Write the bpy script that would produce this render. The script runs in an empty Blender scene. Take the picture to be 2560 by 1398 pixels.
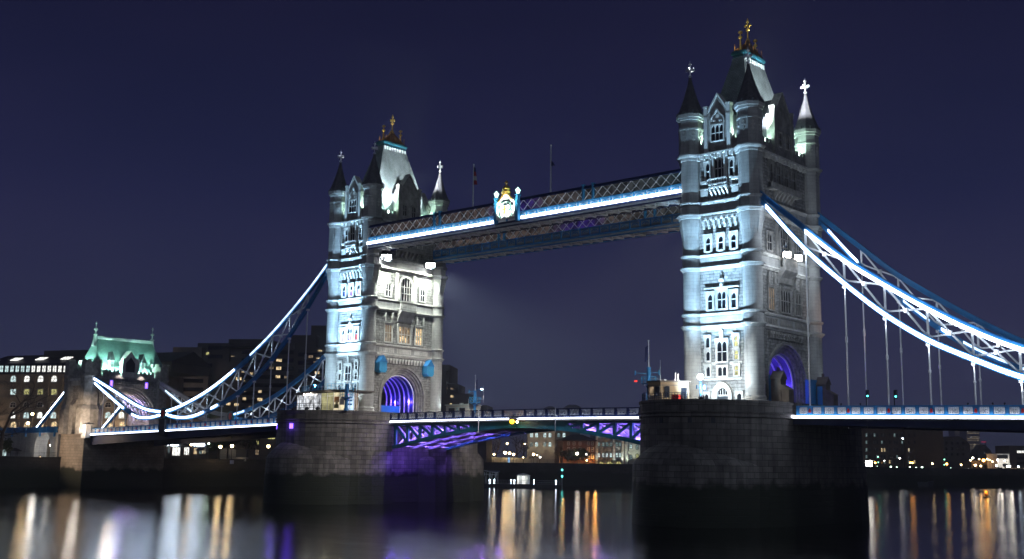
import bpy, bmesh, math, random
from math import sin, cos, pi, radians, sqrt
from mathutils import Vector, Matrix
random.seed(7)
S = bpy.context.scene
C = S.collection
# ------------------------------------------------------------------ camera
CAM = Vector((85.636, -153.585, -8.221))
YAW, PIT, ROLL, FPX, PCY = -0.71983, 0.16459, 0.014294, 2846.1, 675.57   # in pixels of a 2560 wide frame
FW = Vector((sin(YAW)*cos(PIT), cos(YAW)*cos(PIT), sin(PIT)))
_r = Vector((cos(YAW), -sin(YAW), 0)); _u = _r.cross(FW)
RT = _r*cos(ROLL)+_u*sin(ROLL); UP = -_r*sin(ROLL)+_u*cos(ROLL)
cd = bpy.data.cameras.new('camera'); co = bpy.data.objects.new('camera', cd); C.objects.link(co)
co.matrix_world = Matrix(((RT.x, UP.x, -FW.x, CAM.x), (RT.y, UP.y, -FW.y, CAM.y), (RT.z, UP.z, -FW.z, CAM.z), (0, 0, 0, 1)))
cd.sensor_width = 36; cd.lens = FPX/2560*36; cd.shift_y = -(699-PCY)/2560
cd.clip_start = 1; cd.clip_end = 12000
S.camera = co
# ------------------------------------------------------------------ night sky
w = bpy.data.worlds.new('World'); S.world = w; w.use_nodes = True
nt = w.node_tree; nt.nodes.clear()
tc = nt.nodes.new('ShaderNodeTexCoord'); sx = nt.nodes.new('ShaderNodeSeparateXYZ'); cr = nt.nodes.new('ShaderNodeValToRGB')
bg = nt.nodes.new('ShaderNodeBackground'); ow = nt.nodes.new('ShaderNodeOutputWorld')
nt.links.new(tc.outputs['Generated'], sx.inputs[0]); nt.links.new(sx.outputs['Z'], cr.inputs[0])
cn = nt.nodes.new('ShaderNodeTexNoise'); cn.inputs['Scale'].default_value = 2.2; cn.inputs['Detail'].default_value = 4   # faint uneven cloud lit from below
cm = nt.nodes.new('ShaderNodeMapping'); cm.inputs['Scale'].default_value = (1, 1, 3.2); nt.links.new(tc.outputs['Generated'], cm.inputs[0]); nt.links.new(cm.outputs[0], cn.inputs['Vector'])
cg = nt.nodes.new('ShaderNodeValToRGB'); cg.color_ramp.elements[0].position = .35; cg.color_ramp.elements[0].color = (.86, .90, .93, 1); cg.color_ramp.elements[1].position = .7; cg.color_ramp.elements[1].color = (1.18, 1.08, 1.06, 1)
cx_ = nt.nodes.new('ShaderNodeMix'); cx_.data_type = 'RGBA'; cx_.blend_type = 'MULTIPLY'; cx_.inputs[0].default_value = 1
nt.links.new(cn.outputs['Fac'], cg.inputs[0]); nt.links.new(cr.outputs[0], cx_.inputs[6]); nt.links.new(cg.outputs[0], cx_.inputs[7]); nt.links.new(cx_.outputs[2], bg.inputs[0]); nt.links.new(bg.outputs[0], ow.inputs[0])
el = cr.color_ramp.elements
el[0].position = 0.0; el[0].color = (.034, .040, .074, 1)
el[1].position = 1.0; el[1].color = (.006, .0068, .024, 1)
for p_, c_ in ((.05, (.032, .0365, .083)), (.12, (.0238, .0270, .070)), (.22, (.0150, .0172, .057)), (.37, (.0088, .0098, .0345))):
    e = el.new(p_); e.color = c_+(1,)
bg.inputs[1].default_value = 1.0
# city glow: very weak, very soft light coming from the town behind the camera
sd = bpy.data.lights.new('sun', 'SUN'); sd.energy = 0.23; sd.angle = radians(50); sd.color = (.74, .86, 1)
so = bpy.data.objects.new('sun', sd); C.objects.link(so); so.rotation_euler = (radians(66), 0, radians(38))
S.view_settings.view_transform = 'Standard'; S.view_settings.look = 'None'; S.view_settings.exposure = 0; S.view_settings.gamma = 1
S.cycles.use_denoising = True; S.cycles.max_bounces = 6; S.cycles.sample_clamp_indirect = 4; S.cycles.caustics_reflective = False

# ------------------------------------------------------------------ helpers
def ray(u, v): return FW*FPX + RT*(u-1280) - UP*(v-PCY)
def at(u, v, ax, val):
    d = ray(u, v); return CAM + d*((val-CAM[ax])/d[ax])
def atd(u, v, dep):
    return CAM + ray(u, v)*(dep/FPX)
ORG = {}
def tag(o, label=None, cat=None, group=None, kind=None):
    for k, x in (('label', label), ('category', cat), ('group', group), ('kind', kind)):
        if x: o[k] = x
    return o
def thing(name, label, cat, loc=(0, 0, 0), group=None):
    o = bpy.data.objects.new(name, None); C.objects.link(o); o.location = loc; ORG[o.name] = Vector(loc)
    o.empty_display_size = .5
    return tag(o, label, cat, group)
class MB:
    def __init__(s, xf=None): s.v = []; s.f = []; s.xf = xf
    def add(s, vs, fs):
        n = len(s.v)
        s.v += [Vector(s.xf(*p)) if s.xf else Vector(p) for p in vs]
        s.f += [tuple(i+n for i in f) for f in fs]; return s
    def box(s, a, b, c, d, e, f):
        return s.add([(x, y, z) for x in (a, b) for y in (c, d) for z in (e, f)],
                     [(0, 1, 3, 2), (4, 6, 7, 5), (0, 4, 5, 1), (2, 3, 7, 6), (0, 2, 6, 4), (1, 5, 7, 3)])
    def prism(s, poly, a, b, ax='z'):
        n = len(poly)
        def mk(p, h): return {'z': (p[0], p[1], h), 'y': (p[0], h, p[1]), 'x': (h, p[0], p[1])}[ax]
        return s.add([mk(p, a) for p in poly]+[mk(p, b) for p in poly],
                     [tuple(range(n)), tuple(range(2*n-1, n-1, -1))]+[(i, (i+1) % n, n+(i+1) % n, n+i) for i in range(n)])
    def loft(s, rings):
        n = len(rings[0]); vs = [p for r in rings for p in r]; fs = [tuple(range(n))]
        for k in range(len(rings)-1):
            for i in range(n): fs.append((k*n+i, k*n+(i+1) % n, (k+1)*n+(i+1) % n, (k+1)*n+i))
        fs.append(tuple(range(len(vs)-1, len(vs)-n-1, -1)))
        return s.add(vs, fs)
    def lathe(s, cx, cy, prof, n=16, rot=0.):
        return s.loft([[(cx+r*cos(rot+2*pi*i/n), cy+r*sin(rot+2*pi*i/n), z) for i in range(n)] for r, z in prof])
    def bar(s, p, q, wd, h=None, up=(0, 0, 1)):
        h = h or wd; p = Vector(p); q = Vector(q); d = (q-p)
        if d.length < 1e-6: return s
        d.normalize(); a = d.cross(Vector(up))
        if a.length < 1e-3: a = d.cross(Vector((1, 0, 0)))
        a.normalize(); b = a.cross(d); a *= wd/2; b *= h/2
        return s.add([tuple(x) for x in (p-a-b, p+a-b, p+a+b, p-a+b, q-a-b, q+a-b, q+a+b, q-a+b)],
                     [(0, 1, 2, 3), (7, 6, 5, 4), (0, 4, 5, 1), (1, 5, 6, 2), (2, 6, 7, 3), (3, 7, 4, 0)])
    def poly(s, pts, wd, h=None, up=(0, 0, 1)):
        for a, b in zip(pts[:-1], pts[1:]): s.bar(a, b, wd, h, up)
        return s
    def tube(s, p, q, r0, r1=None, n=6):
        r1 = r0 if r1 is None else r1; p = Vector(p); q = Vector(q); d = (q-p).normalized()
        a = d.cross(Vector((0, 0, 1)))
        if a.length < 1e-3: a = Vector((1, 0, 0))
        a.normalize(); b = a.cross(d)
        return s.loft([[tuple(c+(a*cos(2*pi*i/n)+b*sin(2*pi*i/n))*r) for i in range(n)] for c, r in ((p, r0), (q, r1))])
    def ball(s, c, r, n=8, sq=1.):
        return s.lathe(c[0], c[1], [(max(.02*r, r*sin(pi*k/6)), c[2]-r*sq*cos(pi*k/6)) for k in range(7)], n)
    def arch(s, a0, a1, R, hw, zs, z0, z1, n=20, ax='x'):
        q = [[(-hw, z0), (-R, z0), (-R, zs), (-hw, zs)], [(R, z0), (hw, z0), (hw, zs), (R, zs)]]
        P = [(-R*cos(pi*i/n), zs+R*sin(pi*i/n)) for i in range(n+1)]
        T = []
        for (y, z) in P:
            t = min(hw/max(abs(y), 1e-6), (z1-zs)/max(z-zs, 1e-6)); T.append((y*t, zs+(z-zs)*t))
        for i in range(n):
            a, b, c, d = P[i], P[i+1], T[i+1], T[i]
            if abs(d[0]) > hw-1e-6 and abs(c[0]) < hw-1e-6 and z1 > zs: q.append([a, b, c, (math.copysign(hw, d[0]), z1), d])
            elif abs(c[0]) > hw-1e-6 and abs(d[0]) < hw-1e-6: q.append([a, b, c, (math.copysign(hw, c[0]), z1), d])
            else: q.append([a, b, c, d])
        for p in q: s.prism(p, a0, a1, ax)
        return s
    def build(s, name, mat, parent=None, smooth=False, label=None, arc=None):
        me = bpy.data.meshes.new(name); o = bpy.data.objects.new(name, me); C.objects.link(o)
        off = Vector((0, 0, 0))
        if parent is not None:
            off = ORG[parent.name]; o.parent = parent
        ORG[o.name] = off
        me.from_pydata([tuple(p-off) for p in s.v], [], s.f)
        if arc:
            at_ = me.attributes.new('arc', 'FLOAT', 'POINT'); n = len(arc)
            for i in range(len(me.vertices)): at_.data[i].value = arc[i % n]
        bm = bmesh.new(); bm.from_mesh(me); bmesh.ops.recalc_face_normals(bm, faces=bm.faces)
        if smooth:
            for f in bm.faces: f.smooth = True
            for e in bm.edges:
                if len(e.link_faces) == 2 and e.calc_face_angle(0) > .7: e.smooth = False
        bm.to_mesh(me); bm.free()
        me.materials.append(mat)
        if label: o['label'] = label
        return o
def lamp(kind, loc, power, col, aim=None, angle=90, blend=.5, size=.3, parent=None):
    d = bpy.data.lights.new('lamp_light', kind); d.energy = power; d.color = col
    if kind == 'AREA': d.size = size
    else: d.shadow_soft_size = size
    o = bpy.data.objects.new('lamp_light', d); C.objects.link(o); o.location = loc
    if kind == 'SPOT': d.spot_size = radians(angle); d.spot_blend = blend
    if aim is not None: o.rotation_euler = (Vector(aim)-Vector(loc)).to_track_quat('-Z', 'Y').to_euler()
    if parent is not None: o.parent = parent; o.location = Vector(loc)-ORG[parent.name]
    return o

# ------------------------------------------------------------------ materials
def mat(name, col, rough=.7, metal=0., spec=.3):
    m = bpy.data.materials.new(name); m.use_nodes = True; b = m.node_tree.nodes['Principled BSDF']
    b.inputs['Base Color'].default_value = (*col, 1); b.inputs['Roughness'].default_value = rough
    b.inputs['Metallic'].default_value = metal; b.inputs['Specular IOR Level'].default_value = spec
    return m
def emit(name, col, st, base=(.05, .05, .05)):
    m = mat(name, base); b = m.node_tree.nodes['Principled BSDF']
    b.inputs['Emission Color'].default_value = (*col, 1); b.inputs['Emission Strength'].default_value = st
    return m
def nz(m, sc=1., amt=.25, bump=0., coord='Object', detail=6):
    """large and small scale unevenness of colour and relief"""
    t = m.node_tree; b = t.nodes['Principled BSDF']
    c = t.nodes.new('ShaderNodeTexCoord'); n = t.nodes.new('ShaderNodeTexNoise'); n.inputs['Scale'].default_value = sc; n.inputs['Detail'].default_value = detail
    t.links.new(c.outputs[coord], n.inputs['Vector'])
    mx = t.nodes.new('ShaderNodeMix'); mx.data_type = 'RGBA'; mx.blend_type = 'MULTIPLY'
    rm = t.nodes.new('ShaderNodeMapRange'); rm.inputs[1].default_value = .3; rm.inputs[2].default_value = .7; rm.inputs[3].default_value = 1-amt; rm.inputs[4].default_value = 1+amt*.4
    t.links.new(n.outputs['Fac'], rm.inputs[0]); mx.inputs[0].default_value = 1
    bc = b.inputs['Base Color']
    if bc.links: t.links.new(bc.links[0].from_socket, mx.inputs[6])
    else: mx.inputs[6].default_value = bc.default_value
    t.links.new(rm.outputs[0], mx.inputs[7]); t.links.new(mx.outputs[2], bc)
    if bump:
        bp = t.nodes.new('ShaderNodeBump'); bp.inputs['Strength'].default_value = bump; bp.inputs['Distance'].default_value = .1
        t.links.new(n.outputs['Fac'], bp.inputs['Height'])
        if b.inputs['Normal'].links: t.links.new(b.inputs['Normal'].links[0].from_socket, bp.inputs['Normal'])
        t.links.new(bp.outputs[0], b.inputs['Normal'])
    return m
def streaks(m, amt=.45, sx=.9, sz=.09):
    """soot and rain streaks running down a wall"""
    t = m.node_tree; b = t.nodes['Principled BSDF']; c = t.nodes.new('ShaderNodeTexCoord'); mp = t.nodes.new('ShaderNodeMapping'); mp.inputs['Scale'].default_value = (sx, sx, sz)
    n = t.nodes.new('ShaderNodeTexNoise'); n.inputs['Scale'].default_value = 1.; n.inputs['Detail'].default_value = 7; n.inputs['Roughness'].default_value = .65
    t.links.new(c.outputs['Object'], mp.inputs[0]); t.links.new(mp.outputs[0], n.inputs['Vector'])
    rm = t.nodes.new('ShaderNodeMapRange'); rm.inputs[1].default_value = .42; rm.inputs[2].default_value = .68; rm.inputs[3].default_value = 1; rm.inputs[4].default_value = 1-amt
    mx = t.nodes.new('ShaderNodeMix'); mx.data_type = 'RGBA'; mx.blend_type = 'MULTIPLY'; mx.inputs[0].default_value = 1
    t.links.new(n.outputs['Fac'], rm.inputs[0]); bc = b.inputs['Base Color']; t.links.new(bc.links[0].from_socket, mx.inputs[6]); t.links.new(rm.outputs[0], mx.inputs[7]); t.links.new(mx.outputs[2], bc)
    return m
def blocks(name, c1, c2, mortar, bw, rh, ms, rough=.8, arc=False, bump=.4, dist=.08, noise=.3, nsc=1.5, nb=0.):
    m = mat(name, c1, rough); t = m.node_tree; b = t.nodes['Principled BSDF']
    c = t.nodes.new('ShaderNodeTexCoord'); sp = t.nodes.new('ShaderNodeSeparateXYZ'); ad = t.nodes.new('ShaderNodeMath'); cb = t.nodes.new('ShaderNodeCombineXYZ')
    t.links.new(c.outputs['Object'], sp.inputs[0]); t.links.new(sp.outputs['X'], ad.inputs[0]); t.links.new(sp.outputs['Y'], ad.inputs[1])
    t.links.new(ad.outputs[0], cb.inputs['X']); t.links.new(sp.outputs['Z'], cb.inputs['Y'])
    if arc: an = t.nodes.new('ShaderNodeAttribute'); an.attribute_name = 'arc'; t.links.new(an.outputs['Fac'], cb.inputs['X'])
    k = t.nodes.new('ShaderNodeTexBrick'); k.inputs['Scale'].default_value = 1; k.inputs['Brick Width'].default_value = bw; k.inputs['Row Height'].default_value = rh
    k.inputs['Mortar Size'].default_value = ms; k.inputs['Mortar Smooth'].default_value = .3
    k.inputs['Color1'].default_value = (*c1, 1); k.inputs['Color2'].default_value = (*c2, 1); k.inputs['Mortar'].default_value = (*mortar, 1)
    t.links.new(cb.outputs[0], k.inputs['Vector']); t.links.new(k.outputs['Color'], b.inputs['Base Color'])
    bp = t.nodes.new('ShaderNodeBump'); bp.invert = True; bp.inputs['Strength'].default_value = bump; bp.inputs['Distance'].default_value = dist
    t.links.new(k.outputs['Fac'], bp.inputs['Height']); t.links.new(bp.outputs[0], b.inputs['Normal'])
    return nz(m, nsc, noise, nb)
M = {}
M['rough'] = blocks('rock_faced_granite', (.36, .355, .34), (.26, .255, .25), (.15, .15, .15), 1.25, .48, .04, bump=1., dist=.14, noise=.45, nsc=2.2, nb=1.)
M['ashlar'] = blocks('dressed_granite', (.42, .42, .405), (.37, .37, .36), (.27, .27, .27), 1.15, .52, .018, bump=.25, dist=.03, noise=.2, nsc=.5)
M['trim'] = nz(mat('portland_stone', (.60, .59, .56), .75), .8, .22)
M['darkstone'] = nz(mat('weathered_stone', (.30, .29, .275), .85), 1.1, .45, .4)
M['pier'] = blocks('pier_granite', (.20, .18, .165), (.125, .115, .105), (.055, .05, .048), 1.9, .80, .042, arc=True, bump=.8, dist=.08, noise=.35, nsc=.35)
M['spire'] = nz(mat('lead_grey_stone_slabs', (.10, .10, .11), .7), 2, .4)
M['roof'] = blocks('slate_scales', (.27, .31, .31), (.22, .26, .265), (.12, .14, .145), .42, .30, .03, rough=.55, bump=.5, dist=.05, noise=.3, nsc=.5)
M['copper'] = blocks('green_slate', (.22, .36, .33), (.17, .29, .27), (.09, .15, .14), .45, .33, .03, rough=.6, bump=.5, dist=.05, noise=.35, nsc=.4)
M['lead'] = nz(mat('pale_lead', (.45, .5, .5), .5), 1, .2)
M['gold'] = mat('gilding', (.85, .55, .12), .32, .85); M['redgold'] = nz(mat('red_gold_cresting', (.26, .12, .04), .45, .4), 3, .4)
M['blue'] = nz(mat('blue_paint', (.035, .21, .48), .4), .6, .25); M['dkblue'] = nz(mat('navy_paint', (.01, .022, .085), .45), .6, .3)
M['skyblue'] = nz(mat('pale_blue_paint', (.06, .33, .60), .4), .6, .2); M['platform'] = nz(mat('verdigris_trim', (.012, .075, .10), .5), 1, .3); M['vault_shade'] = nz(mat('vault_shade_tone', (.10, .10, .20), .5), .6, .3); M['teal'] = nz(mat('teal_paint', (.02, .17, .23), .45), .6, .25)
M['white'] = nz(mat('white_paint', (.78, .79, .80), .5), 1, .15); M['grey'] = nz(mat('grey_paint', (.42, .44, .47), .5), 1, .2)
M['red'] = mat('red_paint', (.55, .03, .03), .4); M['iron'] = nz(mat('dark_iron', (.03, .035, .045), .5), 1, .3)
M['metal'] = mat('bright_metal', (.75, .76, .78), .3, .7)
M['glass'] = mat('dark_glass', (.012, .014, .02), .06, 0, .6)
M['concrete'] = nz(mat('brown_concrete', (.16, .14, .125), .85), .25, .35); M['dkconcrete'] = nz(mat('dark_concrete', (.075, .07, .072), .85), .2, .35)
M['brick'] = blocks('red_brick', (.17, .07, .045), (.13, .055, .035), (.16, .13, .11), .45, .15, .02, bump=.3, noise=.3)
M['ybrick'] = blocks('stock_brick', (.30, .24, .17), (.25, .19, .13), (.22, .19, .15), .45, .15, .02, bump=.3, noise=.35, nsc=.3)
M['plaster'] = nz(mat('pale_render', (.5, .47, .41), .8), .3, .3)
M['dkroof'] = nz(mat('dark_slate', (.035, .035, .042), .6), .4, .3)
M['wall'] = blocks('river_wall_granite', (.06, .055, .05), (.04, .038, .034), (.022, .021, .02), 1.8, .7, .04, bump=.5, noise=.5, nsc=.2)
M['ground'] = nz(mat('paving', (.10, .095, .09), .85), .2, .35)
M['road'] = nz(mat('asphalt', (.05, .05, .052), .8), .5, .3)
M['bark'] = nz(mat('bark', (.07, .055, .045), .9), 3, .4); M['leaf'] = nz(mat('leaves', (.035, .05, .022), .8), 2, .5)
M['timber'] = nz(mat('wet_timber', (.035, .03, .025), .7), 1, .4)
M['algae'] = nz(mat('weedy_stone', (.03, .045, .015), .8), .8, .5, .5)
def litglass(name, col, st, amt=.7, sc=1.6):
    m = emit(name, col, st, (.03, .03, .03)); t = m.node_tree; b = t.nodes['Principled BSDF']
    c = t.nodes.new('ShaderNodeTexCoord'); n = t.nodes.new('ShaderNodeTexNoise'); n.inputs['Scale'].default_value = sc; n.inputs['Detail'].default_value = 3
    rm = t.nodes.new('ShaderNodeMapRange'); rm.inputs[1].default_value = .35; rm.inputs[2].default_value = .65; rm.inputs[3].default_value = st*(1-amt); rm.inputs[4].default_value = st*(1+amt*.6)
    t.links.new(c.outputs['Object'], n.inputs['Vector']); t.links.new(n.outputs['Fac'], rm.inputs[0]); t.links.new(rm.outputs[0], b.inputs['Emission Strength'])
    b.inputs['Roughness'].default_value = .15
    return m
# lights that shine
M['led'] = litglass('led_strip', (.72, .84, 1.), 11., .35, .9); M['ledsoft'] = litglass('led_strip_dim', (.55, .75, 1.), 2.6, .4, .7)
M['ledspan'] = litglass('parapet_led', (.76, .82, 1.), 13., .3, .9)
M['flood'] = emit('floodlight_lens', (.95, .98, 1.), 60.); M['warmflood'] = emit('warm_floodlight_lens', (1., .93, .82), 60.)
M['purple'] = emit('violet_lamp', (.16, .07, 1.), 6.)
for n_, c_, s_ in (('l_warm', (1., .72, .36), 26), ('l_orange', (1., .42, .08), 22), ('l_white', (1., .93, .82), 30), ('l_cool', (.72, .86, 1.), 26), ('l_green', (.25, 1., .62), 12),
                   ('l_gwhite', (.72, 1., .8), 14), ('l_red', (1., .008, .02), 9), ('l_teal', (.1, .9, .8), 6)): M[n_] = emit(n_, c_, s_)
M['g_warm'] = litglass('lit_window_warm', (1., .74, .40), 1.1); M['g_dim'] = litglass('lit_window_dim', (1., .72, .45), .28); M['g_yellow'] = litglass('lit_window_yellow', (.95, .9, .35), .75)
M['g_cool'] = litglass('lit_window_cool', (.72, .95, .95), 1.0, .5); M['g_cooldim'] = litglass('lit_window_cool_dim', (.55, .8, .8), .35, .6)
M['g_white'] = litglass('lit_window_white', (.95, .96, .9), 1.5, .5); M['g_violet'] = litglass('lit_window_violet', (.5, .3, 1.), 1.2, .5, .8)
M['g_blue'] = litglass('lit_window_blue', (.02, .08, .8), .6, .4); M['g_red'] = litglass('lit_window_red', (1., .08, .10), .9, .4); M['g_pink'] = litglass('lit_window_pale_violet', (.85, .7, 1.), 1.2, .5, .8)
M['g_purple'] = litglass('lit_window_purple', (.10, .03, .9), .55, .6, .4)
# walkway glazing: dim brown interior, violet in the middle bays
m = litglass('walkway_glazing', (.42, .27, .20), .13, .85, 1.3); M['walkglass'] = m
t = m.node_tree; b = t.nodes['Principled BSDF']; c = t.nodes.new('ShaderNodeTexCoord'); sp = t.nodes.new('ShaderNodeSeparateXYZ'); rp = t.nodes.new('ShaderNodeValToRGB'); ma = t.nodes.new('ShaderNodeMapRange')
t.links.new(c.outputs['Object'], sp.inputs[0]); ma.inputs[1].default_value = -35; ma.inputs[2].default_value = 35
t.links.new(sp.outputs['X'], ma.inputs[0]); t.links.new(ma.outputs[0], rp.inputs[0]); t.links.new(rp.outputs[0], b.inputs['Emission Color'])
rp.color_ramp.elements[0].color = (.25, .22, .25, 1); rp.color_ramp.elements[1].color = (.10, .17, .19, 1)
for p_, c_ in ((.12, (.40, .29, .25)), (.42, (.38, .28, .25)), (.50, (.12, .05, .75)), (.57, (.15, .06, .8)), (.62, (.38, .30, .27)), (.8, (.22, .23, .24))):
    e = rp.color_ramp.elements.new(p_); e.color = c_+(1,)

WATER = -16.7; QUAY = -9.8
L1, L2, L3, L4, L5, L6, L7, L8 = 11.55, 13.34, 20.31, 22.13, 28.33, 30.15, 37.56, 43.95
XN = -82.3
PAR = 10.67
# ------------------------------------------------------------------ water and ground
def bank_pts():
    return [(-420, -620), (-300, -300), (-215, -90), (-190, -14), (-182, 14), (-172, 70), (-158, 132), (-131, 220), (-94, 338), (-45, 520), (60, 800), (300, 1250), (1300, 2400)]
mb = MB().add([(-2500, -1500, WATER), (3000, -1500, WATER), (3000, 3000, WATER), (-2500, 3000, WATER)], [(0, 1, 2, 3)])
mw = bpy.data.materials.new('river_water'); mw.use_nodes = True; t = mw.node_tree; t.nodes.clear()
N = t.nodes.new; K = t.links.new
c = N('ShaderNodeTexCoord'); mp = N('ShaderNodeMapping'); mp.inputs['Rotation'].default_value = (0, 0, radians(-41.2)); mp.inputs['Scale'].default_value = (.06, .26, 1)
n1 = N('ShaderNodeTexNoise'); n1.inputs['Scale'].default_value = 1.; n1.inputs['Detail'].default_value = 7; n1.inputs['Roughness'].default_value = .72
mp2 = N('ShaderNodeMapping'); mp2.inputs['Rotation'].default_value = (0, 0, radians(-30)); mp2.inputs['Scale'].default_value = (.012, .05, 1)
n2 = N('ShaderNodeTexNoise'); n2.inputs['Scale'].default_value = 1.; n2.inputs['Detail'].default_value = 3
bp = N('ShaderNodeBump'); bp.inputs['Strength'].default_value = .6; bp.inputs['Distance'].default_value = .14
g = N('ShaderNodeBsdfGlossy'); g.distribution = 'BECKMANN'; d = N('ShaderNodeBsdfDiffuse'); d.inputs[0].default_value = (.004, .006, .009, 1)
fr = N('ShaderNodeFresnel'); fr.inputs['IOR'].default_value = 1.33; mx = N('ShaderNodeMixShader'); ou = N('ShaderNodeOutputMaterial')
rm = N('ShaderNodeMapRange'); rm.inputs[1].default_value = .35; rm.inputs[2].default_value = .65; rm.inputs[3].default_value = .115; rm.inputs[4].default_value = .165
K(c.outputs['Object'], mp.inputs[0]); K(mp.outputs[0], n1.inputs['Vector']); K(n1.outputs['Fac'], bp.inputs['Height']); K(bp.outputs[0], g.inputs['Normal']); K(bp.outputs[0], fr.inputs['Normal'])
K(c.outputs['Object'], mp2.inputs[0]); K(mp2.outputs[0], n2.inputs['Vector']); K(n2.outputs['Fac'], rm.inputs[0]); K(rm.outputs[0], g.inputs['Roughness'])
K(fr.outputs[0], mx.inputs[0]); K(d.outputs[0], mx.inputs[1]); K(g.outputs[0], mx.inputs[2]); K(mx.outputs[0], ou.inputs['Surface'])
tag(mb.build('water', mw), kind='structure')
bp_ = bank_pts()
mb = MB().add([(x, y, QUAY) for x, y in bp_]+[(2900, 2950, QUAY), (-2450, 2950, QUAY), (-2450, -1400, QUAY)], [tuple(range(len(bp_)+3))])
tag(mb.build('ground', M['ground']), kind='structure')

# ------------------------------------------------------------------ river piers
def ell(a, b0, s, hy, n=14):   # rounded nose of a pier: points from (a*sgn) round to the other side
    return [(a*cos(pi*i/n), s*(hy+b0*sin(pi*i/n))) for i in range(n+1)]
def plan(o=0, notch=0):
    a = PAR+o
    E = [(a*cos(pi*i/16), 9.1+(14.4+o)*sin(pi*i/16)) for i in range(17)]
    Wd = [(a*cos(pi+pi*i/16), -9.1+(14.4+o)*sin(pi+pi*i/16)) for i in range(17)]
    p = E+Wd      # from (+a, 9.1) over the east nose to (-a,9.1), then (-a,-9.1) over the west nose to (a,-9.1)
    if notch:
        d = 5.0
        k = [(notch*a, -notch*7.2), (notch*(a-d), -notch*7.2), (notch*(a-d), notch*7.2), (notch*a, notch*7.2)]
        if notch > 0: p = p+[k[0], k[1], k[2], k[3]]
        else: p = E+[(-a, 7.2), (-a+d, 7.2), (-a+d, -7.2), (-a, -7.2)]+Wd
    return p
def pier(X, notch, label):
    r = thing('bridge_pier', label, 'bridge pier', (X, 0, WATER))
    P = lambda o, z, k=0: [(X+x, y, z) for x, y in plan(o, k)]
    def per(k):
        q = plan(0, k); s_ = [0]
        for (x0, y0), (x1, y1) in zip(q[:-1], q[1:]): s_.append(s_[-1]+sqrt((x1-x0)**2+(y1-y0)**2))
        return s_
    MB().loft([P(.35, -17.4, notch), P(.1, -12, notch), P(0, -2.3, notch)]).build('pier_body', M['pier'], r, arc=per(notch))
    mb = MB().loft([P(.02, -2.298), P(.28, -2.2), P(.28, -2.0), P(.16, -1.95), P(.16, -1.75), P(.34, -1.68), P(.34, -1.5), P(.1, -1.42), P(.1, -.35), P(.22, -.3), P(.22, 0.06)])
    mb.build('parapet', M['pier'], r, arc=per(0))
    for s in (-1, 1):
        E = lambda k, z, cy: [(X+9.5*k*cos(2*pi*i/28), s*(cy+11.8*k*sin(2*pi*i/28)), z) for i in range(28)]
        rg = [E(1.02, -17.4, 14), E(1, -8.7, 14), E(.97, -8.3, 14.2), E(.82, -7.2, 15.2), E(.6, -6.1, 16.8), E(.34, -5.1, 18.7), E(.1, -4.55, 20.6)]
        MB().loft(rg).build('cutwater', M['pier'], r, smooth=True, arc=[2*pi*i/28*10.6 for i in range(28)])
    return r
# tide line weed: darken and green the lowest courses with a ragged edge
def tide(m, top=-11.2):
    t = m.node_tree; b = t.nodes['Principled BSDF']; g = t.nodes.new('ShaderNodeNewGeometry'); s_ = t.nodes.new('ShaderNodeSeparateXYZ'); t.links.new(g.outputs['Position'], s_.inputs[0])
    n = t.nodes.new('ShaderNodeTexNoise'); n.inputs['Scale'].default_value = .35; n.inputs['Detail'].default_value = 6; t.links.new(g.outputs['Position'], n.inputs['Vector'])
    ad = t.nodes.new('ShaderNodeMath'); ad.operation = 'MULTIPLY_ADD'; ad.inputs[1].default_value = 3.4; t.links.new(n.outputs['Fac'], ad.inputs[0]); t.links.new(s_.outputs['Z'], ad.inputs[2])
    rm = t.nodes.new('ShaderNodeMapRange'); rm.inputs[1].default_value = top+1.3; rm.inputs[2].default_value = top+2.1; t.links.new(ad.outputs[0], rm.inputs[0])
    mx = t.nodes.new('ShaderNodeMix'); mx.data_type = 'RGBA'; t.links.new(rm.outputs[0], mx.inputs[0]); mx.inputs[6].default_value = (.014, .018, .010, 1)
    t.links.new(b.inputs['Base Color'].links[0].from_socket, mx.inputs[7]); t.links.new(mx.outputs[2], b.inputs['Base Color']); return m
streaks(M['pier'], .5, 1.1, .07); streaks(M['ashlar'], .28, 1.3, .1); streaks(M['rough'], .3, 1., .15); streaks(M['trim'], .3, 1.5, .2); streaks(M['roof'], .35, 1.2, .1)
tide(M['pier']); tide(M['wall'], -12.2)
pS = pier(0, -1, 'massive dark granite pier with rounded nose under the nearer tower')
pN = pier(XN, 1, 'granite river pier under the farther tower, violet light spilling on its side')
mb = MB()
for u in (1685, 1775, 1840):
    p = at(u, 1050, 1, -21.5); 
for k, s_ in ((-.12, 0), (.28, 0), (.55, 0)):
    a = 1.5*pi+k; x = PAR*cos(a); y = -9.1+14.4*sin(a); d = Vector((x/PAR**2, (y+9.1)/14.4**2, 0)).normalized()
    mb = MB().bar(Vector((x, y, -2.75))+d*.02-d*.5, Vector((x, y, -2.75))+d*.06, .55, .75); mb.build('drain_opening', M['iron'], pS)
for k in (-.62, .12):
    a = 1.5*pi+k; x = XN+PAR*cos(a); y = -9.1+14.4*sin(a); d = Vector(((x-XN)/PAR**2, (y+9.1)/14.4**2, 0)).normalized(); p = Vector((x, y, -2.85))
    MB().bar(p-d*.5, p+d*.1, .75, .9).build('violet_lamp', M['purple'], pN)
    lamp('POINT', p+d*.8, 90, (.16, .07, 1), size=.2)

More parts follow.
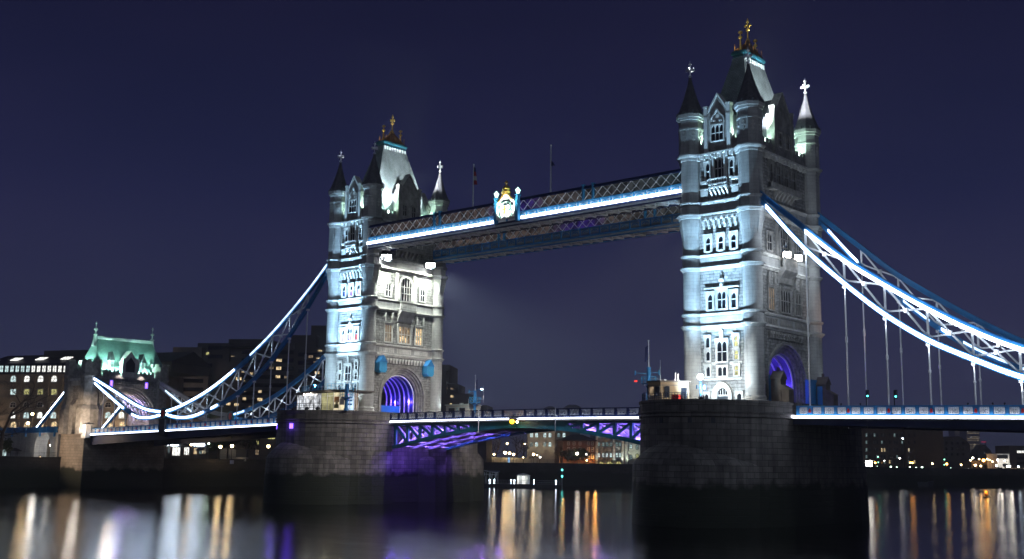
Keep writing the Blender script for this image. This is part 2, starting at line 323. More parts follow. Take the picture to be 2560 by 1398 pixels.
# ------------------------------------------------------------------ bridge towers
def faces(X):
    return {'W': lambda s, d, z: (X+s, -9.3-d, z), 'S': lambda s, d, z: (X+5.3+d, s, z), 'E': lambda s, d, z: (X-s, 9.3+d, z), 'N': lambda s, d, z: (X-5.3-d, -s, z)}
def window(r, T, s, z0, z1, wd, n=1, tr=None, glass=None, fr=.24, hood=True, tracery=True, label=None, fm=None, cut=None):
    """stone window: frame, hood, mullions, transom and pointed heads; the glass is its sub-part"""
    mb = MB(T); a, b = s-wd/2, s+wd/2
    mb.box(a-fr, a, -.05, .22, z0-fr*.6, z1+fr).box(b, b+fr, -.05, .22, z0-fr*.6, z1+fr).box(a, b, -.05, .22, z1, z1+fr).box(a-.04, b+.04, -.05, .30, z0-fr*.8, z0)
    if hood: mb.box(a-fr-.08, b+fr+.08, -.05, .34, z1+fr+.005, z1+fr+.16).box(a-fr-.10, a-fr-.002, -.05, .30, z1-.5, z1+fr+.003).box(b+fr+.002, b+fr+.10, -.05, .30, z1-.5, z1+fr+.003)
    lw = wd/n
    for i in range(1, n): mb.box(a+i*lw-.055, a+i*lw+.055, .04, .16, z0+.002, z1-.002)
    if tr:
        for q in tr: mb.box(a+.002, b-.002, .042, .17, q-.06, q+.06)
    if tracery:
        hh = min(lw*.9, (z1-z0)*.32)
        for i in range(n):
            p0, p1 = a+i*lw+(.055 if i else .002), a+(i+1)*lw-(.055 if i < n-1 else .002); mid = (p0+p1)/2
            for (e0, sg) in ((p0, 1), (p1, -1)):
                L_ = abs(mid-e0)
                mb.prism([(e0, z1-hh), (e0+sg*L_*.12, z1-hh*.55), (e0+sg*L_*.45, z1-hh*.22), (mid-sg*.015, z1-.01), (e0, z1-.01)], .05, .14, 'y')
    o = mb.build('window', fm or M['trim'], r, label=label)
    g = glass or M['glass']
    if cut:   # upper part dark, lower part lit
        MB(T).box(a, b, .0, .03, cut, z1).build('glass', M['glass'], o); MB(T).box(a, b, .0, .03, z0, cut-.003).build('glass', g, o)
    else: MB(T).box(a, b, .0, .03, z0, z1).build('glass', g, o)
    return o
def strip(mb, hw, z, sc=1., d0=0.):
    for (d1, za, zb) in ((.16, -.58, -.44), (.24, -.44, -.26), (.44*sc, -.26, -.03), (.2, -.03, .06)):
        mb.box(-hw, hw, -.1, d0+d1, z+za*sc, z+zb*sc)
def ringp(R, z, sc=1.):
    return [(R, z-.60*sc), (R+.15, z-.56*sc), (R+.18, z-.42*sc), (R+.25, z-.40*sc), (R+.27, z-.25*sc), (R+.44*sc, z-.2*sc), (R+.44*sc, z-.03*sc), (R+.08, z+.05*sc)]
def gable(r, T, hw, z0, zs, zt, wn, wz0, wz1, ww, lit=None):
    mb = MB(T)
    mb.prism([(-hw, z0), (hw, z0), (hw, zs), (0, zt), (-hw, zs)], -.9, .35, 'y')
    o = mb.build('dormer_gable', M['darkstone'], r)
    mb = MB(T)
    for sg in (-1, 1):
        mb.prism([(sg*(hw+.03), zs-.1), (sg*(hw+.03), zs+.35), (0, zt+.75), (0, zt+.3)], -.95, .5, 'y')
        mb.box(sg*hw-.3, sg*hw+.3, -.2, .6, z0-.3, zs+1.2).box(sg*hw-.38, sg*hw+.38, -.3, .68, zs+1.2, zs+1.5)
        mb.box(sg*hw-.36, sg*hw+.36, -.25, .66, zs-.5, zs-.2)
    mb.build('gable_coping', M['trim'] if lit else M['darkstone'], o)  # light put into the colour: paler stone on the lit gable
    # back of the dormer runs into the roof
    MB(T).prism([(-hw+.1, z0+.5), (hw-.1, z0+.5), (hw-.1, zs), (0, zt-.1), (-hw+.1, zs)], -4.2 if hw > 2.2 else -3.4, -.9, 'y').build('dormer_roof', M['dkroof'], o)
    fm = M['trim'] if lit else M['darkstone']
    if wn == 1:
        w_ = window(o, lambda s, d, z: T(s, d+.36, z), 0, wz0, wz1, ww, 3, [wz0+(wz1-wz0)*.5], fr=.2, hood=False, fm=fm)
        mb = MB(lambda s, d, z: T(s, d+.36, z)); R = ww/2+.2
        pts = [(-R, wz1+.2), (-R, wz1+.6), (-R*.8, wz1+1.2), (-R*.35, wz1+1.75), (0, wz1+2.5), (R*.35, wz1+1.75), (R*.8, wz1+1.2), (R, wz1+.6), (R, wz1+.2)]
        mb.poly([(p[0], .12, p[1]) for p in pts], .24, .2)
        mb.prism([(p[0]*.9, p[1]) for p in pts[:4]]+[(p[0]*.9, p[1]-.1) for p in pts[5:]], 0, .05, 'y')
        for q in (-.45, .45): mb.lathe(q*R, .1, [(.01, wz1+.5), (.28, wz1+.55), (.28, wz1+.75), (.01, wz1+.8)], 8)
        mb.build('ogee_arch', fm, w_)
    else:
        for q in (-1, 1): window(o, lambda s, d, z: T(s, d+.36, z), q*hw*.45, wz0, wz1, ww, 2, [wz0+(wz1-wz0)*.5], fr=.18, hood=False, fm=fm)
        mb = MB(lambda s, d, z: T(s, d+.36, z))
        for q in range(5): mb.box(-hw*.6+q*hw*.3-.12, -hw*.6+q*hw*.3+.12, 0, .1, wz1+.6+(.7 if q % 2 else 0), wz1+1.2+(.7 if q % 2 else 0))
        mb.build('carved_panel', fm, o)
    return o
def finial(mb, x, y, z, h, k=1.):
    mb.lathe(x, y, [(.16*k, z-.2), (.13*k, z+.1*h), (.3*k, z+.14*h), (.3*k, z+.2*h), (.1*k, z+.24*h), (.1*k, z+.8*h), (.24*k, z+.83*h), (.24*k, z+.88*h), (.04, z+.94*h), (.02, z+h*1.06)], 8)
    a = .62*k
    for dx, dy in ((1, 0), (0, 1)):
        mb.box(x-a*dx-.1*k, x+a*dx+.1*k, y-a*dy-.1*k, y+a*dy+.1*k, z+.46*h, z+.6*h)
        for sg in (-1, 1): mb.ball((x+sg*a*dx, y+sg*a*dy, z+.53*h), .2*k, 6)
def tower(X, inner, label):
    r = thing('bridge_tower', label, 'bridge tower', (X, 0, 0)); F = faces(X); near = X == 0
    # walls
    MB().box(X-5.3, X+5.3, -9.3, 9.3, 10.2, 38.7).build('upper_wall', M['rough'], r)
    mb = MB(lambda x, y, z: (X+x, y, z)); zs = 3.25
    mb.arch(-4.3, 4.3, 4.6, 9.3, zs, .06, 10.2, 24)
    for (a, b, R) in ((4.3, 4.6, 4.95), (4.6, 4.95, 5.35), (4.95, 5.3, 5.75)):
        mb.arch(a, b, R, 9.3, zs, .06, 10.2, 24); mb.arch(-b, -a, R, 9.3, zs, .06, 10.2, 24)
    mb.build('archway_wall', M['rough'], r)
    for sg in (-1, 1):
        mb = MB(lambda x, y, z: (X+x, y, z))
        for (x, R, q) in ((5.34, 5.98, .42), (5.0, 5.55, .3), (4.66, 5.15, .3), (4.34, 4.78, .3)):
            pts = [(sg*x, -R, .1), (sg*x, -R, zs)]+[(sg*x, -R*cos(pi*i/24), zs+R*sin(pi*i/24)) for i in range(25)]+[(sg*x, R, zs), (sg*x, R, .1)]
            mb.poly(pts, q, .26, (1, 0, 0))
        mb.build('arch_moulding', M['darkstone'], r)
    for i in range(7):     # steel ribs of the vault over the roadway
        x = -3.9+i*1.3; R = 4.42; mb = MB()
        pts = [(X+x, -R, .1), (X+x, -R, zs)]+[(X+x, -R*cos(pi*k/20), zs+R*sin(pi*k/20)) for k in range(21)]+[(X+x, R, zs), (X+x, R, .1)]
        mb.poly(pts, .26, .14, (1, 0, 0)).build('vault_rib', M['white'], r)
    mb = MB(); q_ = [(-4.58*cos(pi*k/20), zs+4.58*sin(pi*k/20)) for k in range(21)]
    mb.loft([[(X-4.25, y, z) for y, z in [(-4.58, .1)]+q_+[(4.58, .1), (4.56, .1)]+[(a*.995, zs+(b_-zs)*.995) for a, b_ in q_[::-1]]+[(-4.56, .1)]], [(X+4.25, y, z) for y, z in [(-4.58, .1)]+q_+[(4.58, .1), (4.56, .1)]+[(a*.995, zs+(b_-zs)*.995) for a, b_ in q_[::-1]]+[(-4.56, .1)]]]).build('vault_shade_sheet', M['vault_shade'] if near else M['dkblue'], r)  # added dark sheet: shade between the ribs put into its colour
    MB().box(X-.1, X+.1, -4.3, 4.3, .1, 1.9).build('blue_hoarding', M['blue'], r)
    # bands and cornices
    for lo, hi in ((L1, L2), (L3, L4), (L5, L6)):
        mb = MB()
        for k, hw in (('W', 3.9), ('S', 7.9), ('E', 3.9), ('N', 7.9)):
            mb.xf = F[k]; mb.box(-hw, hw, -.2, .14, lo, hi-.5)
        mb.build('stone_band', M['ashlar'], r)
    for z, sc, d0 in ((L1, 1, 0), (L2, .7, .05), (L3, 1, 0), (L4, .7, .05), (L5, 1.15, .1), (L6, .8, .1), (L7, 1.35, .15)):
        mb = MB()
        for k, hw in (('W', 3.95), ('S', 7.95), ('E', 3.95), ('N', 7.95)):
            mb.xf = F[k]; strip(mb, hw, z, sc, d0)
            if z == L7:
                for q in range(int(hw*2/1.0)): mb.box(-hw+.4+q, -hw+.7+q, .1, .72, z-1.0, z-.36)
        mb.build('cornice', M['trim'], r)
    # corner turrets
    for tx, ty in ((-1, -1), (1, -1), (1, 1), (-1, 1)):
        cx, cy = X+5.05*tx, 9.1*ty; R = 1.42; o8 = 1/cos(pi/8)
        pr = [(1.85, 0.06), (1.85, .45), (1.62, .55), (1.68, .8), (1.66, .95), (R, 1.15)]
        pr += [(R, L1-.7)]+ringp(R, L1)+[(R+.04, L1+.07), (R+.04, L2-.5)]+ringp(R, L2, .7)+[(R, L2+.1), (R, L3-.7)]+ringp(R, L3)+[(R+.04, L3+.07), (R+.04, L4-.5)]+ringp(R, L4, .7)+[(R, L4+.1), (R, 25.4), (1.5, 26.6)]
        tr = MB().lathe(cx, cy, pr, 28)
        Q = 1.74*o8
        pr = [(1.38*o8, 25.0), (1.46*o8, 25.6), (1.74*o8, 27.2), (Q, L5-.75)]+ringp(Q, L5, 1.1)+[(Q-.08, L5+.08), (Q-.08, L6-.55)]+ringp(Q-.08, L6, .8)
        Q2 = 1.64*o8; pr += [(Q2, L6+.1), (Q2, L7-.95)]+[(Q2+.1, L7-.9), (Q2+.16, L7-.5), (Q2+.3, L7-.45), (Q2+.5, L7-.2), (Q2+.5, L7), (Q2+.2, L7+.1)]
        Q3 = 1.72*o8; pr += [(Q3, L7+.15), (Q3, 41.5), (Q3+.12, 41.55), (Q3+.12, 41.8), (Q3-.02, 41.9), (Q3-.02, L8-.95), (Q3+.15, L8-.9), (Q3+.2, L8-.55), (Q3+.36, L8-.5), (Q3+.4, L8-.02), (Q3+.1, L8)]
        tr.lathe(cx, cy, pr, 8, pi/8)
        # spear shaped chamfers where the round shaft turns octagonal
        for k in range(8):
            a = k*pi/4+pi/8
            e = Vector((cos(a), sin(a), 0)); tn = Vector((-sin(a), cos(a), 0)); cc = Vector((cx, cy, 0))
            tr.add([tuple(cc+e*1.40+Vector((0, 0, 24.2))), tuple(cc+e*1.45-tn*.42+Vector((0, 0, 26.2))), tuple(cc+e*1.45+tn*.42+Vector((0, 0, 26.2))), tuple(cc+e*1.93+Vector((0, 0, 27.1)))], [(0, 1, 3), (0, 3, 2), (0, 2, 1), (1, 2, 3)])
        to = tr.build('turret', M['ashlar'], r, smooth=True)
        for k in range(8):   # carved panels on the belfry stage
            mb = MB(); a = k*pi/4; e = Vector((cos(a), sin(a), 0)); tn = Vector((-sin(a), cos(a), 0)); q = Vector((cx, cy, 0))+e*(1.72)
            for zz, hw in ((40.5, .34), (39.9, .2), (40.95, .2)): mb.bar(q-tn*hw+Vector((0, 0, zz)), q+tn*hw+Vector((0, 0, zz)), .16, .22)
            mb.bar(q+Vector((0, 0, 39.6)), q+Vector((0, 0, 41.2)), .14, .16, tuple(e)); mb.build('carved_panel', M['trim'], to)
        sp_ = MB().lathe(cx, cy, [(2.0*o8, L8+.005), (1.95*o8, L8+.25), (1.62*o8, L8+1.0), (.98*o8, L8+2.9), (.42*o8, L8+5.0), (.17*o8, 50.2)], 8, pi/8)
        for k in range(16):
            a = k*pi/8; sp_.box(cx+2.02*cos(a)-.13, cx+2.02*cos(a)+.13, cy+2.02*sin(a)-.13, cy+2.02*sin(a)+.13, L8-.05, L8+.42)
        sp_ = sp_.build('spire', M['spire'], to)
        mb = MB(); finial(mb, cx, cy, 50., 2.75); mb.build('finial', M['metal'], sp_)
    # parapet with battlements
    for k, hw, gh in (('W', 3.6, 2.3), ('S', 7.5, 3.2), ('E', 3.6, 2.3), ('N', 7.5, 3.2)):
        for sg in (-1, 1):
            mb = MB(F[k]); a, b_ = sorted((sg*gh, sg*hw)); mb.box(a, b_, -.3, .25, L7+.07, 39.1)
            nn = max(2, int((b_-a)/.9)); st = (b_-a)/nn
            for q in range(nn): mb.box(a+q*st+st*.2, a+q*st+st*.8, -.3, .25, 39.1, 39.75)
            mb.build('parapet', M['darkstone'], r)
    # main roof
    ro = MB().loft([[(X+a*sx_, b_*sy_, z) for sx_, sy_ in ((-1, -1), (1, -1), (1, 1), (-1, 1))] for a, b_, z in ((4.25, 8.0, 38.72), (3.75, 7.3, 41), (3.2, 6.45, 43.5), (2.0, 4.6, 49.2), (.95, 3.0, 54.2))])
    ro = ro.build('main_roof', M['roof'], r)
    mb = MB()
    for a, b_, z0, z1 in ((1.02, 3.0, 54.1, 54.4), (1.1, 3.05, 54.5, 54.62), (1.25, 3.2, 54.62, 55.0), (1.15, 3.1, 55.0, 55.25)): mb.box(X-a, X+a, -b_, b_, z0, z1)
    mb.build('roof_platform', M['platform'], ro)
    mb = MB()
    for q in range(9): mb.box(X-1.2, X+1.2, -3+q*.7, -2.7+q*.7, 53.4, 54.1)
    mb.build('lead_frieze', M['lead'], ro)
    mb = MB().loft([[(X+a*sx_, b_*sy_, z) for sx_, sy_ in ((-1, -1), (1, -1), (1, 1), (-1, 1))] for a, b_, z in ((1.0, 2.5, 55.28), (.85, 2.2, 55.9), (.55, 1.2, 56.6), (.25, .4, 57.4), (.15, .2, 58.0))])
    for yy in (-2.5, -1.25, 0, 1.25, 2.5):
        for xx in (-.95, .95): mb.tube((X+xx, yy, 55.3), (X+xx, yy, 56.6), .12, .05)
    mb.build('crown_cresting', M['redgold'], ro)
    mb = MB()
    mb.lathe(X, 0, [(.3, 57.4), (.34, 57.8), (.14, 58.1), (.1, 59.2), (.34, 59.4), (.34, 59.65), (.1, 59.8), (.09, 60.6), (.2, 60.7), (.2, 60.9), (.03, 61.5)], 8)
    for dx, dy in ((.45, 0), (-.45, 0), (0, .45), (0, -.45)): mb.ball((X+dx, dy, 60.2), .2, 6)
    for yy in (-2.35, 2.35):
        mb.lathe(X, yy, [(.3, 55.2), (.16, 56.5), (.12, 57.3), (.34, 57.5), (.34, 57.7), (.1, 57.8), (.1, 58.2), (.36, 58.3), (.36, 58.5), (.05, 58.7)], 8)
    for yy in (-1, 1): mb.tube((X, yy*1.2, 56.2), (X, yy*.3, 57.9), .14, .1)
    mb.build('crown_finial', M['gold'], ro)
    # gables
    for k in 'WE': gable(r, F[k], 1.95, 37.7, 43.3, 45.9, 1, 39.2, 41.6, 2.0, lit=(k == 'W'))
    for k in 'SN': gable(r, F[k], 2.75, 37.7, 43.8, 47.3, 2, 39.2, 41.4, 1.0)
    # west (and east) front
    for k in 'WE':
        T = F[k]; yl = M['g_yellow'] if (near and k == 'W') else M['glass']
        # stage 1
        for z0, z1 in ((8.3, 9.8), (6.4, 7.7), (4.1, 5.5)):
            window(r, T, -2.35, z0, z1, .62, 1); window(r, T, 2.35, z0, z1, .62, 1, [z0+(z1-z0)*.5], glass=yl if k == 'W' else None, label='side window glowing yellow' if yl is not M['glass'] else None)
        window(r, T, 0, 6.2, 9.1, 1.55, 2, [7.6], fr=.3, label='tall two-light window'); window(r, T, 0, 4.1, 5.4, 1.4, 2, fr=.3, hood=False)
        mb = MB(T); mb.box(-.28, .28, 0, .3, 9.55, 10.4).prism([(-.34, 10.4), (.34, 10.4), (0, 11.1)], 0, .34, 'y'); mb.build('carved_niche', M['trim'], r); MB(T).box(-3.2, 3.2, 0, .1, 3.55, 3.8).build('string_course', M['trim'], r)
        for q in (-2.2, 2.2): MB(T).box(q-1., q+1., 0, .09, 5.7, 6.15).build('stone_tablet', M['trim'], r)
        mb = MB(T)
        for R, d in ((1.5, .5), (1.27, .36), (1.07, .24)):
            pts = [(-R, .06)]+[(.3*R-1.3*R*cos(math.acos(.3/1.3)*i/7), 1.2+1.3*R*sin(math.acos(.3/1.3)*i/7)) for i in range(8)]; full = pts+[(-p, q) for p, q in pts[::-1][1:]]
            mb.poly([(p, d/2, q) for p, q in full], .3, d, (0, 1, 0))
        mb.box(-.98, .98, 0, .12, 1.15, 1.4)
        dd = mb.build('door', M['trim'], r, label='west doorway under a pointed arch'); MB(T).box(-.95, .95, 0, .06, .06, 1.14).build('door_leaf', M['iron'], dd)
        mb = MB(T)
        for i in range(5): mb.box(-.9+i*.4-.05+.1, -.9+i*.4+.15, .02, .1, 1.41, 2.3-abs(i-2)*.25)
        MB(T).prism([(-.98, 1.41), (.98, 1.41), (.6, 2.1), (0, 2.5), (-.6, 2.1)], 0, .04, 'y').build('fanlight', M['glass'], dd); mb.build('tracery', M['trim'], dd)
        for q in (-2.7, 2.7): window(r, T, q, .3, 1.5, .7, 1)
        # stage 2
        if near: gl = [None]*3
        else: gl = [M['g_pink'], M['g_violet'], M['g_red']]
        lb = [None]*3 if near else ['window lit white and pale violet', 'window lit violet', 'window lit red']
        if k == 'E': gl = [None]*3; lb = gl
        window(r, T, -1.85, 13.9, 16.1, .75, 1, [15.15], fr=.34, glass=gl[0], cut=15.15 if gl[0] else None, label=lb[0]); window(r, T, .1, 13.9, 16.4, 1.35, 2, [15.25], fr=.34, glass=gl[1], cut=15.25 if gl[1] else None, label=lb[1])
        window(r, T, 2.1, 13.9, 16.1, .75, 1, [15.15], fr=.34, glass=gl[2], cut=15.15 if gl[2] else None, label=lb[2])
        MB(T).box(-2.75, 3.0, 0, .34, 16.9, 17.12).build('hood_mould', M['trim'], r)
        mb = MB(T); mb.lathe(.1, .12, [(.3, 17.1), (.32, 17.5), (.22, 17.9), (.42, 18.0), (.42, 18.3), (.15, 18.45), (.1, 19.2), (.02, 19.4)], 8).build('carved_niche', M['trim'], r)
        # stage 3
        if near or k == 'E': gl = [None]*3
        else: gl = [M['g_blue'], M['g_violet'], M['g_pink']]
        for q, g in zip((-2.05, .1, 2.25), gl): window(r, T, q, 22.65, 24.7, .75, 1, [23.75], fr=.36, glass=g, cut=23.75 if g else None, label=None if g is None else 'lancet window with coloured light in its lower half')
        mb = MB(T)
        for q in range(7):
            x = -2.7+q*.9
            mb.box(x-.2, x+.2, 0, .25, 26.0, 26.45).box(x-.2, x+.2, 0, .42, 26.5, 26.9).box(x-.2, x+.2, 0, .6, 26.95, 27.3).box(x-.42, x+.42, 0, .5, 27.31, 27.7)
        mb.box(-3.3, 3.3, 0, .3, 27.72, 27.8); mb.build('corbel_table', M['trim'], r)
        # stage 4
        window(r, T, .1, 33.5, 36.4, 1.9, 3, [35.0], fr=.28); window(r, T, -1.95, 33.5, 36.0, .6, 1, [34.8]); window(r, T, 2.1, 33.5, 36.0, .6, 1, [34.8])
        mb = MB(T); mb.box(-1.45, 1.65, 0, .95, 32.4, 32.6).box(-1.45, 1.65, 0, .85, 31.95, 32.2)
        for q in range(8): mb.box(-1.4+q*.42, -1.25+q*.42, .7, .85, 32.6, 33.2)
        mb.box(-1.45, 1.65, .62, .95, 33.2, 33.4)
        for q in range(5): x = -1.25+q*.68; mb.prism([(0, 30.75), (.15, 30.75), (.35, 31.2), (.8, 31.6), (.85, 31.95), (0, 31.95)], x-.14, x+.14, 'x')
        mb.build('balcony', M['trim'], r)
        for x in (-2.6, 2.75): mb = MB(T).box(x-.65, x+.65, 0, .22, 31.0, 31.9).box(x-.75, x+.75, 0, .3, 31.95, 32.15).box(x-.55, x+.55, 0, .4, 32.9, 33.3); mb.build('window_apron', M['trim'], r)
        for x in (-1.0, .95): MB(T).box(x, x+.25, 0, .5, 33.4, 37).build('bay_shaft', M['trim'], r)
    # road fronts
    for k in 'SN':
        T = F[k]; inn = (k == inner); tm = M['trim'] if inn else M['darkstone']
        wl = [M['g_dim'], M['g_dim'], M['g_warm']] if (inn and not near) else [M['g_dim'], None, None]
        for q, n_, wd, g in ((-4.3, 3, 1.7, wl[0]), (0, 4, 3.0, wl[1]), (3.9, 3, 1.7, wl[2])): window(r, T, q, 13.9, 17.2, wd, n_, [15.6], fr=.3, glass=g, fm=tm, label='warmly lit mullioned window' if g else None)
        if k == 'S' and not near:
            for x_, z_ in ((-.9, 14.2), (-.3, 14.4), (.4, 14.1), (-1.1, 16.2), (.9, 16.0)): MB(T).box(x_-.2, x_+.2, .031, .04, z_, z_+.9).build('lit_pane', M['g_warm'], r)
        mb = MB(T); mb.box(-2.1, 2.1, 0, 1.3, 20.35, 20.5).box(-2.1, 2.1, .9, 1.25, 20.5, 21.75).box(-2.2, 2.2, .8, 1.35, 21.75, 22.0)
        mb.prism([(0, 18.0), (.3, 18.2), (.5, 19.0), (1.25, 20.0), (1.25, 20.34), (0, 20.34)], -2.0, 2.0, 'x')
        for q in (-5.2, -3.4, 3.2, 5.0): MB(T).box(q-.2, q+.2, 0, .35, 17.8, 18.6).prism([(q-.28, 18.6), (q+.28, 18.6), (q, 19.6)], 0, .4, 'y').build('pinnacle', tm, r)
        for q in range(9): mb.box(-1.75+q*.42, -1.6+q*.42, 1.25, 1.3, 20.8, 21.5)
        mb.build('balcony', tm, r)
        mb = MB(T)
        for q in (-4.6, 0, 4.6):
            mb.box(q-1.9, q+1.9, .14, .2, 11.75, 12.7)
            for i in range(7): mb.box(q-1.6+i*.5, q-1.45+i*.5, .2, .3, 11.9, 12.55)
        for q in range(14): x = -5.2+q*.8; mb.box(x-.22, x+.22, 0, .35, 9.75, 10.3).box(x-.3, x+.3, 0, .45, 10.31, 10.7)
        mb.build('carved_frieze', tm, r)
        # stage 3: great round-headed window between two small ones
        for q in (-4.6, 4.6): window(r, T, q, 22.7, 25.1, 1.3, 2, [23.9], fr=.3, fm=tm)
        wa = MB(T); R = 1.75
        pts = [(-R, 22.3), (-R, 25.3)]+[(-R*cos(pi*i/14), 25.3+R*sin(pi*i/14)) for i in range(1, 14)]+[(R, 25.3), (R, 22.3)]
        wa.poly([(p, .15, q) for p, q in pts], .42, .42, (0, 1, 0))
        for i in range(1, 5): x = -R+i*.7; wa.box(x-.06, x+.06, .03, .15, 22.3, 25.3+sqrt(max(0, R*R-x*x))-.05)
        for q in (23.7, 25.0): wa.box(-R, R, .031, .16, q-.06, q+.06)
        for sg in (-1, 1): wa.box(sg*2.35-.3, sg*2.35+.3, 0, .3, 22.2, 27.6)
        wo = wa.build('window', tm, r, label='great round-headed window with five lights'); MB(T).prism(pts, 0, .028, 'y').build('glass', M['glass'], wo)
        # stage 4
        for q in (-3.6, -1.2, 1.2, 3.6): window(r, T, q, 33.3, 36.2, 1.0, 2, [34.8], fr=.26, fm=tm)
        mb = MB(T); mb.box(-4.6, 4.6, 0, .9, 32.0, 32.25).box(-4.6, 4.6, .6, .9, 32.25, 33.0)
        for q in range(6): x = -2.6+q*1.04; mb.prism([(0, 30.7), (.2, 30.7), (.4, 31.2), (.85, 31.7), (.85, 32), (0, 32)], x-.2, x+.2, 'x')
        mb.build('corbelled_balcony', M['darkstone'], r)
    if inner == 'S':   # blue housings hung beside the arch
        for q in (-6.55, 6.1):
            mb = MB(F['S'])
            mb.prism([(q-.95, 8.2), (q-.55, 7.75), (q+.55, 7.75), (q+.95, 8.2), (q+.95, 9.7), (q-.95, 9.7)], .05, 1.5, 'y')
            o = mb.build('hoist_housing', M['skyblue'], r, label='pale blue gabled housing beside the arch'); MB(F['S']).prism([(q-1.05, 9.7), (q+1.05, 9.7), (q, 11.0)], .0, 1.6, 'y').build('gabled_cap', M['blue'], o)
    return r
TS = tower(0, 'N', 'nearer floodlit granite tower with four spires, roofed in slate, at right')
TN = tower(XN, 'S', 'farther floodlit granite tower with four spires and blue housings beside its arch')
def tower_lights(X, k=1., zf=.75, yf=-17.4):
    cw = (.40, .70, 1.)
    for sx_ in (-1.6, 1.6):
        p = (X+sx_, yf, zf)
        lamp('SPOT', p, 3800*k, (.55, .8, 1.), (X+sx_*.8, -9.3, 7.5), 110, .7, .25)
        lamp('SPOT', p, 50000*k, cw, (X+sx_*.6, -9.3, 18), 46, .8, .25)
        lamp('SPOT', p, 105000*k, cw, (X+sx_*.5, -9.3, 29.0), 26, .9, .25)
    for sx_ in (-1, 1): lamp('SPOT', (X+sx_*5.05-sx_*.6, -12.2, .5), 1100*k, (.8, .95, 1.), (X+sx_*5.05, -10.5, 6), 58, .8, .15)
    lamp('SPOT', (X+7.7, 9.6, .5), 700*k, (.8, .95, 1.), (X+6.4, 9.2, 7), 90, .8, .15)
    g = (.62, 1., .82)
    for x, y in ((-2.9, -8.3), (2.9, -8.3), (4.6, -5.4), (4.6, 5.4), (-2.9, 8.3), (2.9, 8.3), (-4.6, -5.4), (-4.6, 5.4)):
        lamp('POINT', (X+x, y, 39.3), 1900*k, g, size=.2)
    for y in (-4.9, 5.0): lamp('SPOT', (X+5.0, y, 39.8), 60000*k, (.85, .95, 1.), (X+2.6, y*.55, 48), 64, .8, .2)
    lamp('SPOT', (X+5.0, .3, 48.3), 26000*k, (.92, .96, 1.), (X+5.05, 9.1, 48.6), 44, .8, .15); lamp('SPOT', (X+1.9, 4.2, 54.0), 16000*k, (.92, .96, 1.), (X+5.05, 9.1, 51.4), 22, .7, .1)
    for tx, ty in ((-1, -1), (1, -1), (-1, 1)): lamp('SPOT', (X+1.9*tx, 4.2*ty, 54.0), 2200*k, (.92, .96, 1.), (X+5.05*tx, 9.1*ty, 51.6), 16, .7, .1)
    for y in (-4.2, 4.2): lamp('SPOT', (X+.75, y*.5, 55.4), 330*k, (.95, 1., .6), (X, y*.1, 60), 60, .7, .1)
    lamp('SPOT', (X-.75, -2.9, 55.4), 330*k, (.95, 1., .6), (X, 0, 60), 60, .7, .1)
    # violet light in the road arch
    for y in (-4.1, 4.1):
        for x in (-1.5, 2.8): lamp('POINT', (X+x, y, 2.7), 620*k, (.13, .06, 1.), size=.2)
tower_lights(0); tower_lights(XN, 1.1, 5.0, -16.4)
# floodlights mounted on the towers
def floodlight(name, label, loc, aim, mat_, sz=.45, group=None):
    loc = Vector(loc); r = thing(name, label, 'floodlight', loc, group); d = (Vector(aim)-loc).normalized()
    MB().bar(loc-d*.5, loc, sz*2, sz*1.6).bar(loc-d*.25-Vector((0, 0, sz)), loc-d*.25+Vector((0, 0, .1)), sz*2.2, .1).build('lamp_body', M['iron'], r)
    MB().bar(loc+d*.002, loc+d*.05, sz*1.8, sz*1.4).build('lens', mat_, r)
    return r
for y, lb in ((-6.7, 'glaring floodlight under the near walkway, on the farther tower'), (5.2, 'glaring floodlight under the far walkway, on the farther tower')):
    p = (XN+6.9, y, 30.0); floodlight('floodlight', lb, p, (XN+9, y-2, 25), M['flood'], .95)
    lamp('SPOT', (XN+7.2, y, 29.6), 12500, (.93, 1., .90), (XN+4.9, y*.45, 22), 135, .6, .25)
    lamp('SPOT', (XN+7.6, y, 29.4), 9000*(20 if y > 0 else 5), (.72, .85, 1), (XN+26, y+6, 8), 75, .9, .25); lamp('SPOT', (XN+9.0, y, 29.4), 12000, (.92, 1., .93), (XN+5.3, y*.6, 17), 70, .9, .25)
for y, lb in ((-1.8, 'left of two glaring floodlights on the balcony of the nearer tower'), (1.8, 'right of two glaring floodlights on the balcony of the nearer tower')):
    floodlight('floodlight', lb, (6.75, y, 22.3), (14, y-6, 21), M['warmflood'], .62)
    lamp('SPOT', (6.6, y, 22.4), 7000, (.97, .97, 1.), (5.3, y*.9, 21.2), 150, .5, .2); lamp('POINT', (8.2, y*2.3, 21.0), 500, (.8, .9, 1), size=.2)
lamp('SPOT', (30, 13, 1), 12000, (1., .72, .62), (6, 9.6, 14.5), 17, .9, .4)
for X, lb in ((0, 'low floodlight bank on the pier before the nearer tower'), (XN, 'low floodlight bank on the pier before the farther tower')):
    r = thing('floodlight_bank', lb, 'floodlights', (X, -17.6, .06))
    for sx_ in (-1.6, 1.6):
        MB().bar((X+sx_, -17.7, .1), (X+sx_, -17.7, .5), .12).bar((X+sx_, -17.95, .4), (X+sx_, -17.6, .72), .7, .4).build('lamp_body', M['iron'], r)
for y in (-6.3, 6.0):   # twin floodlights under the walkways on the nearer tower: they spill on to the farther pier
    floodlight('floodlight', 'glaring floodlight under the '+('near' if y < 0 else 'far')+' walkway, on the inner face of the nearer tower', (-6.9, y, 30.0), (-9, y, 25), M['flood'], .5)
    lamp('SPOT', (-7.4, y, 29.6), 15000, (.98, 1., .9), (-5, y*.4, 21), 130, .6, .25)
    lamp('SPOT', (-7.6, y, 29.6), 85000, (1., .93, .86), (-76, y*.8, -9), 44, .8, .3)
